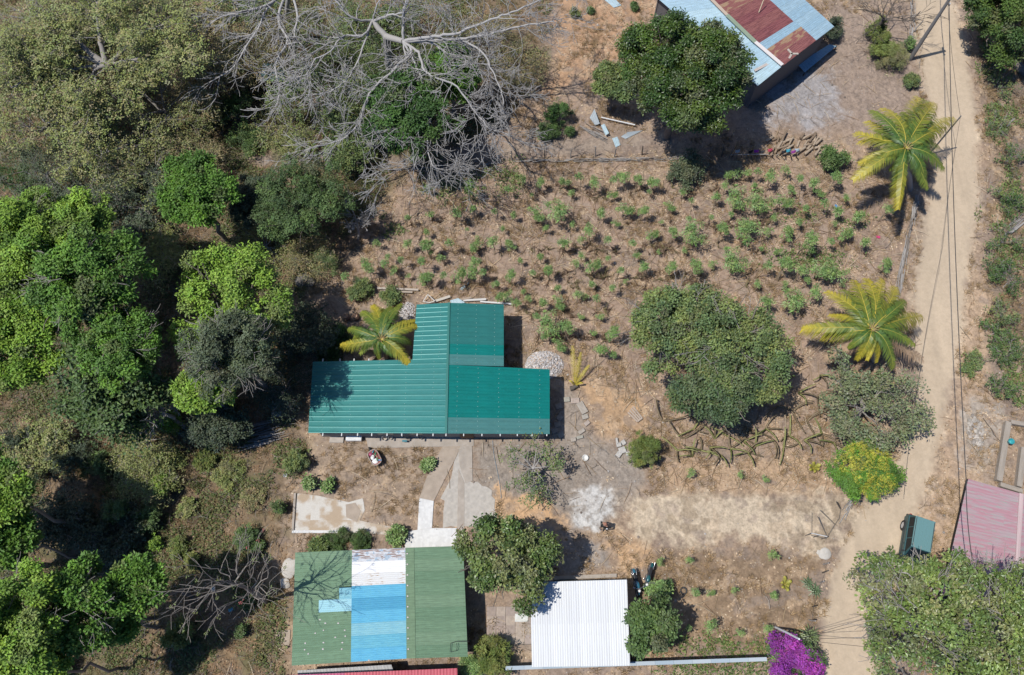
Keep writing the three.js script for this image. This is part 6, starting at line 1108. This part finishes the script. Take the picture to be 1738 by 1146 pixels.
for (const [x, y, w, d, a, l] of [[1050, 756, .35, .3, .2, 'top left'], [1058, 752, .3, .35, .6, 'top right'], [1056, 765, .5, .45, .3, 'largest'], [1050, 772, .4, .35, .9, 'lower left'], [1066, 771, .32, .3, .1, 'next to the shrub'], [1047, 750, .16, .5, .1, 'narrow']]) single('paving_stone', new RoundedBoxGeometry(w, .2, d, 2, .04).translate(0, .1, 0), concMat(.5, .48, .45), 'grey broken concrete piece left of the round yard shrub, the ' + l + ' one', 'stone', null, P(x, y), a);
{ const q = [[1074, 690, .1], [1090, 710, .12], [1082, 716, .12], [1066, 700, .1]].map(a => P(...a)); single('wooden_pallet', mergeGeometries([0, 1, 2, 3].map(i => beam(q[0].clone().lerp(q[3], i / 3).sub(q[0]), q[1].clone().lerp(q[2], i / 3).sub(q[0]), .1, .05)).concat([beam(q[1].clone().sub(q[0]).add(V(0, .06, 0)), q[2].clone().sub(q[0]).add(V(0, .06, 0)), .1, .06)])), std(.40, .33, .27), 'weathered wooden pallet on the litter above the round yard shrub', 'pallet', null, q[0]); }
{ // gravel heap and white rubble heap
  const heap = (nm, label, cx, cy, rx, ry, h, n, pal, s0, s1) => { const c = P(cx, cy), k = ppm(cx, cy), X = rx / k, Z = ry / k * 1.05; scatter(nm, label, 'gravel heap', new THREE.IcosahedronGeometry(.5, 0), std(1, 1, 1, .95), n, () => { const a = R() * 6.283, r = Math.sqrt(R()), e = 1 - r * r; return { p: V(c.x + Math.cos(a) * r * X, e * h * (.7 + .5 * R()), c.z + Math.sin(a) * r * Z), s: rr(s0, s1), rx: rr(0, 6), rz: rr(0, 6) }; }, pal); };
  heap('gravel_heap', 'heap of pale broken stone at the corner of the long house', 924, 620, 32, 24, .55, 2600, [[.46, .43, .42], [.38, .36, .35], [.54, .51, .49], [.44, .36, .3]], .07, .2);
  heap('gravel_heap', 'pale rubble between the palm and the long house wall', 692, 532, 14, 20, .2, 500, [[.5, .47, .45], [.42, .39, .37]], .06, .16);
  heap('rubble_heap', 'scattered grey rubble on the verge by the ruined wall', 1655, 732, 14, 26, .08, 90, [[.42, .38, .33], [.36, .32, .28]], .12, .4);
}
// two clay pots north of the long house
for (const [x, y, l] of [[588, 541, 'round brown clay pot by the dark shrub, left'], [604, 540, 'round brown clay pot by the palm, right']]) single('clay_pot', new THREE.LatheGeometry([[0, 0], [.16, 0], [.28, .18], [.27, .33], [.17, .42], [.19, .46], [.15, .46], [.14, .4], [0, .38]].map(q => new THREE.Vector2(...q)), 20), std(.34, .22, .15), l, 'pot', null, P(x, y));
single('wash_tub', new THREE.LatheGeometry([[0, .03], [.35, .03], [.42, .22], [.45, .23], [.45, .25], [.4, .24], [.34, .06], [0, .06]].map(q => new THREE.Vector2(...q)), 24), std(.36, .28, .21), 'shallow brown tub on the north side of the long house', 'tub', null, P(628, 605, .1));
// --- gate leaning open at the driveway
{
  const t = thing('metal_gate', 'thin metal gate standing half open at the driveway mouth', 'gate', P(1405, 911)), q = (x, y, h = 0) => P(x, y, h).sub(t.position);
  const tube = (nm, a, b, r, m) => { const k = new Buf(); k.tube([a, b], r, 6); part(nm, k.geo(), m, t); };
  const pale = std(.62, .60, .57, .5, .3), dk = std(.16, .14, .12);
  tube('rail', q(1377, 905, 1.15), q(1404, 911, 1.15), .045, pale); tube('rail', q(1377, 909, .15), q(1403, 914.5, .15), .03, dk);
  for (const [x, y] of [[1377, 905], [1390.5, 908], [1404, 911]]) { const top = q(x, y, 1.15); tube('gate_bar', top, V(top.x, 0, top.z), .028, dk); }
  tube('brace', q(1388, 877, .9), q(1403, 909, .1), .03, dk); tube('brace', q(1392, 866, .9), q(1417, 890, .1), .03, dk);
  tube('gate_post', q(1420, 852, 1.0), q(1427, 864, 0), .05, M_dark); const w = new Buf(); w.tube([q(1404, 911, .7), q(1417, 890, .5), q(1424, 880, .5), q(1427, 863, .6)], .012, 4); w.tube([q(1378, 870, .5), q(1377, 905, .6)], .012, 4); part('wire', w.geo(), dk, t);
}
// --- ruined foundation wall near the pink house
for (const [x0, y0, x1, y1, w, l] of [[1712, 716, 1696, 816, .4, 'long left side'], [1698, 822, 1736, 834, .3, 'front piece by the pink roof'], [1716, 716, 1750, 722, .3, 'far top piece'], [1738, 760, 1730, 826, .36, 'right side']]) { const p = P(x0, y0, .35), q = P(x1, y1, .35); const g = beam(V(0, -.2, 0), q.clone().sub(p).add(V(0, -.2, 0)), w, .5); single('ruined_wall', g, concMat(.36, .315, .265), 'grey ruined foundation wall near the pink house, ' + l, 'wall', null, p); }
single('bucket', new THREE.LatheGeometry([[0, 0], [.14, 0], [.2, .3], [.22, .31], [.19, .31], [.13, .03], [0, .03]].map(q => new THREE.Vector2(...q)), 18), std(.05, .33, .36, .4), 'turquoise bucket on the ruined wall', 'bucket', null, P(1713, 751, .4).setY(.4));
single('bin_lid', new THREE.CylinderGeometry(.28, .3, .08, 16), std(.06, .2, .23, .5), 'dark teal lid lying on the litter left of the long house', 'lid', null, P(462, 688).add(V(0, .06, 0)));
single('board', new RoundedBoxGeometry(.7, .06, .4, 1, .015), std(.36, .36, .34), 'grey square board on the litter left of the long house', 'board', null, P(466, 690).add(V(.2, .05, .6)), .1);
for (const [x, y, c, l] of [[362, 1e3, [.05, .3, .42], 'blue scrap of plastic under the leaning bare tree, upper'], [392, 1035, [.05, .3, .45], 'blue scrap of plastic under the leaning bare tree, lower'], [1419, 351, [.05, .22, .5], 'small blue scrap among the crops near the upper palm'], [1490, 403, [.5, .05, .16], 'small red scrap at the right end of the third crop row']]) { const g = new THREE.PlaneGeometry(.3, .22, 4, 4), p = g.attributes.position; for (let i = 0; i < p.count; i++) p.setZ(i, .05 * vn(p.getX(i) * 20, p.getY(i) * 20)); g.rotateX(-Math.PI / 2); g.computeVertexNormals(); single('plastic_scrap', g, std(...c, .5), l, 'litter', null, P(x, y).add(V(0, .05, 0)), rr(0, 3)); }
// a blue hose on the yard
{ const pts = [[836, 748], [838, 770], [843, 795], [848, 820], [851, 845]].map(([x, y]) => P(x, y).add(V(0, .03, 0))); const b = new Buf(); b.tube(new THREE.CatmullRomCurve3(pts.map(p => p.clone().sub(pts[0]))).getPoints(20), .022, 5); single('garden_hose', b.geo(), std(.2, .24, .27), 'thin grey hose lying across the yard left of the spreading sparse tree', 'hose', null, pts[0]); }
// latrine hut in the dry wood
{ const c = P(474, 150), t = thing('small_hut', 'tiny dark hut with a blue sheet roof under the left leafless crown', 'hut', c); part('roof_sheet', sheetGeo(V(-.9, 2.1, -.8), V(.9, 2.1, -.8), V(.9, 1.9, .8), V(-.9, 1.9, .8), .15, .018, 'sine'), metal(.06, .15, .18, .6), t); part('wall', wallGeo([V(-.75, 0, -.65), V(.75, 0, -.65), V(.75, 0, .65), V(-.75, 0, .65)], 1.85, .06), M_dark, t); }
// --- the person in the yard
{
  const f = P(1023, 896.5), t = thing('person', 'person in dark clothes standing in the yard, holding a small controller', 'person', V(f.x, 0, f.z), -.75);
  // bones in metres, facing +z
  const bones = [];
  const B = (a, b, r0, r1) => bones.push([V(...a), V(...b), r0, r1]);
  B([0, .95, 0], [0, 1.12, 0], .145, .14); B([0, 1.12, 0], [0, 1.36, .0], .145, .155); B([-.14, 1.42, -.01], [.14, 1.42, -.01], .075, .075); B([0, 1.42, 0], [0, 1.54, .02], .06, .055);
  for (const s of [-1, 1]) { B([s * .09, .94, 0], [s * .11, .5, .02], .088, .06); B([s * .11, .5, .02], [s * .12, .1, -.02], .058, .042); B([s * .12, .06, -.04], [s * .14, .045, .15], .045, .035); B([s * .19, 1.41, -.01], [s * .30, 1.15, -.02], .058, .047); B([s * .30, 1.15, -.02], [s * .09, 1.10, .25], .044, .033); }
  const smin = (a, b, k) => { const h = clamp(.5 + .5 * (b - a) / k); return b * (1 - h) + a * h - k * h * (1 - h); };
  const sd = (p, bs, k) => { let d = 9; for (const [a, b, r0, r1] of bs) { const e = b.clone().sub(a), u = clamp(p.clone().sub(a).dot(e) / e.lengthSq()); d = smin(d, p.distanceTo(a.clone().addScaledVector(e, u)) - (r0 + (r1 - r0) * u), k); } return d; };
  const mesh = (bs, c, half, res, k, fn) => { const mc = new MarchingCubes(res, std(1, 1, 1), false, false, 60000); mc.isolation = 0; for (let z = 0; z < res; z++) for (let y = 0; y < res; y++) for (let x = 0; x < res; x++) { const p = V((x - res / 2) / (res / 2) * half + c.x, (y - res / 2) / (res / 2) * half + c.y, (z - res / 2) / (res / 2) * half + c.z); let d = sd(p, bs, k); if (fn) d = fn(p, d); mc.field[x + y * res + z * res * res] = -d; } mc.update(); const n = mc.count ?? mc.geometry.drawRange.count; const g = new THREE.BufferGeometry(), ps = new Float32Array(n * 3); for (let i = 0; i < n; i++) { ps[i * 3] = mc.positionArray[i * 3] * half + c.x; ps[i * 3 + 1] = mc.positionArray[i * 3 + 1] * half + c.y; ps[i * 3 + 2] = mc.positionArray[i * 3 + 2] * half + c.z; } g.setAttribute('position', new THREE.BufferAttribute(ps, 3)); g.computeVertexNormals(); return g; };
  const skin = [.36, .2, .14], cloth = (y) => y > 1.0 ? [.022, .026, .028] : [.03, .033, .038];
  const colour = (g, fn) => { const p = g.attributes.position, c = new Float32Array(p.count * 3); for (let i = 0; i < p.count; i++) { const k = fn(p.getX(i), p.getY(i), p.getZ(i)); c.set(k, i * 3); } g.setAttribute('color', new THREE.BufferAttribute(c, 3)); g.setAttribute('uv', new THREE.BufferAttribute(new Float32Array(p.count * 2), 2)); return g; };
  const body = colour(mesh(bones, V(0, .85, .05), .95, 96, .04), (x, y, z) => y > 1.47 ? skin : y < .1 ? [.02, .02, .02] : cloth(y));
  const head = colour(mesh([[V(0, 1.63, .02), V(0, 1.67, .0), .098, .1], [V(0, 1.56, .05), V(0, 1.6, .045), .06, .07], [V(0, 1.62, .115), V(0, 1.595, .135), .014, .02], [V(-.1, 1.62, 0), V(-.1, 1.65, 0), .014, .018], [V(.1, 1.62, 0), V(.1, 1.65, 0), .014, .018], [V(-.03, 1.557, .107), V(.03, 1.557, .107), .01, .01]], V(0, 1.62, .03), .16, 60, .02, (p, d) => Math.max(d, -Math.min(p.distanceTo(V(-.036, 1.63, .125)), p.distanceTo(V(.036, 1.63, .125))) + .014)), (x, y, z) => skin);
  const hands = []; for (const s of [-1, 1]) { const bs = [[V(s * .09, 1.1, .25), V(s * .07, 1.1, .31), .026, .03]]; for (let i = 0; i < 4; i++) { const y = 1.125 - i * .019, L = [.9, 1, .95, .75][i]; bs.push([V(s * .075, y, .325), V(s * .062, y, .325 + .035 * L), .0095, .009], [V(s * .062, y, .325 + .035 * L), V(s * .035, y, .33 + .035 * L), .009, .008]); } bs.push([V(s * .085, 1.12, .29), V(s * .06, 1.14, .32), .012, .01], [V(s * .06, 1.14, .32), V(s * .04, 1.145, .34), .01, .009]); hands.push(colour(mesh(bs, V(s * .065, 1.1, .31), .085, 44, .008), () => skin)); }
  part('body', mergeGeometries([body, head, ...hands]), new THREE.MeshStandardMaterial({ vertexColors: true, roughness: .8, side: THREE.DoubleSide }), t);
  const cap = new THREE.SphereGeometry(.113, 20, 10, 0, 6.2832, 0, 1.25); cap.translate(0, 1.665, -.005); part('hair', cap, std(.33, .15, .10, .8), t);
  for (const s of [-1, 1]) part('eye', new THREE.SphereGeometry(.013, 10, 8).translate(s * .036, 1.63, .105), std(.5, .48, .45, .3), t);
  const ct = thing('controller', 'small dark remote controller in the hands of the standing person', 'controller', V(0, 1.1, .345).applyAxisAngle(YUP, -.75).add(t.position), -.75); part('case', new RoundedBoxGeometry(.13, .03, .08, 2, .012), M_darkB, ct); part('screen', new RoundedBoxGeometry(.12, .008, .06, 1, .003).translate(0, .045, .05), std(.12, .13, .14, .1), ct);
  const st = new Buf(); st.tube([V(.30, 1.16, .0), V(.22, 1.12, .1)], [.05, .045], 10, false); part('sleeve_stripe', st.geo(), std(.7, .7, .7), t);
}
renderer.render(scene, camera);
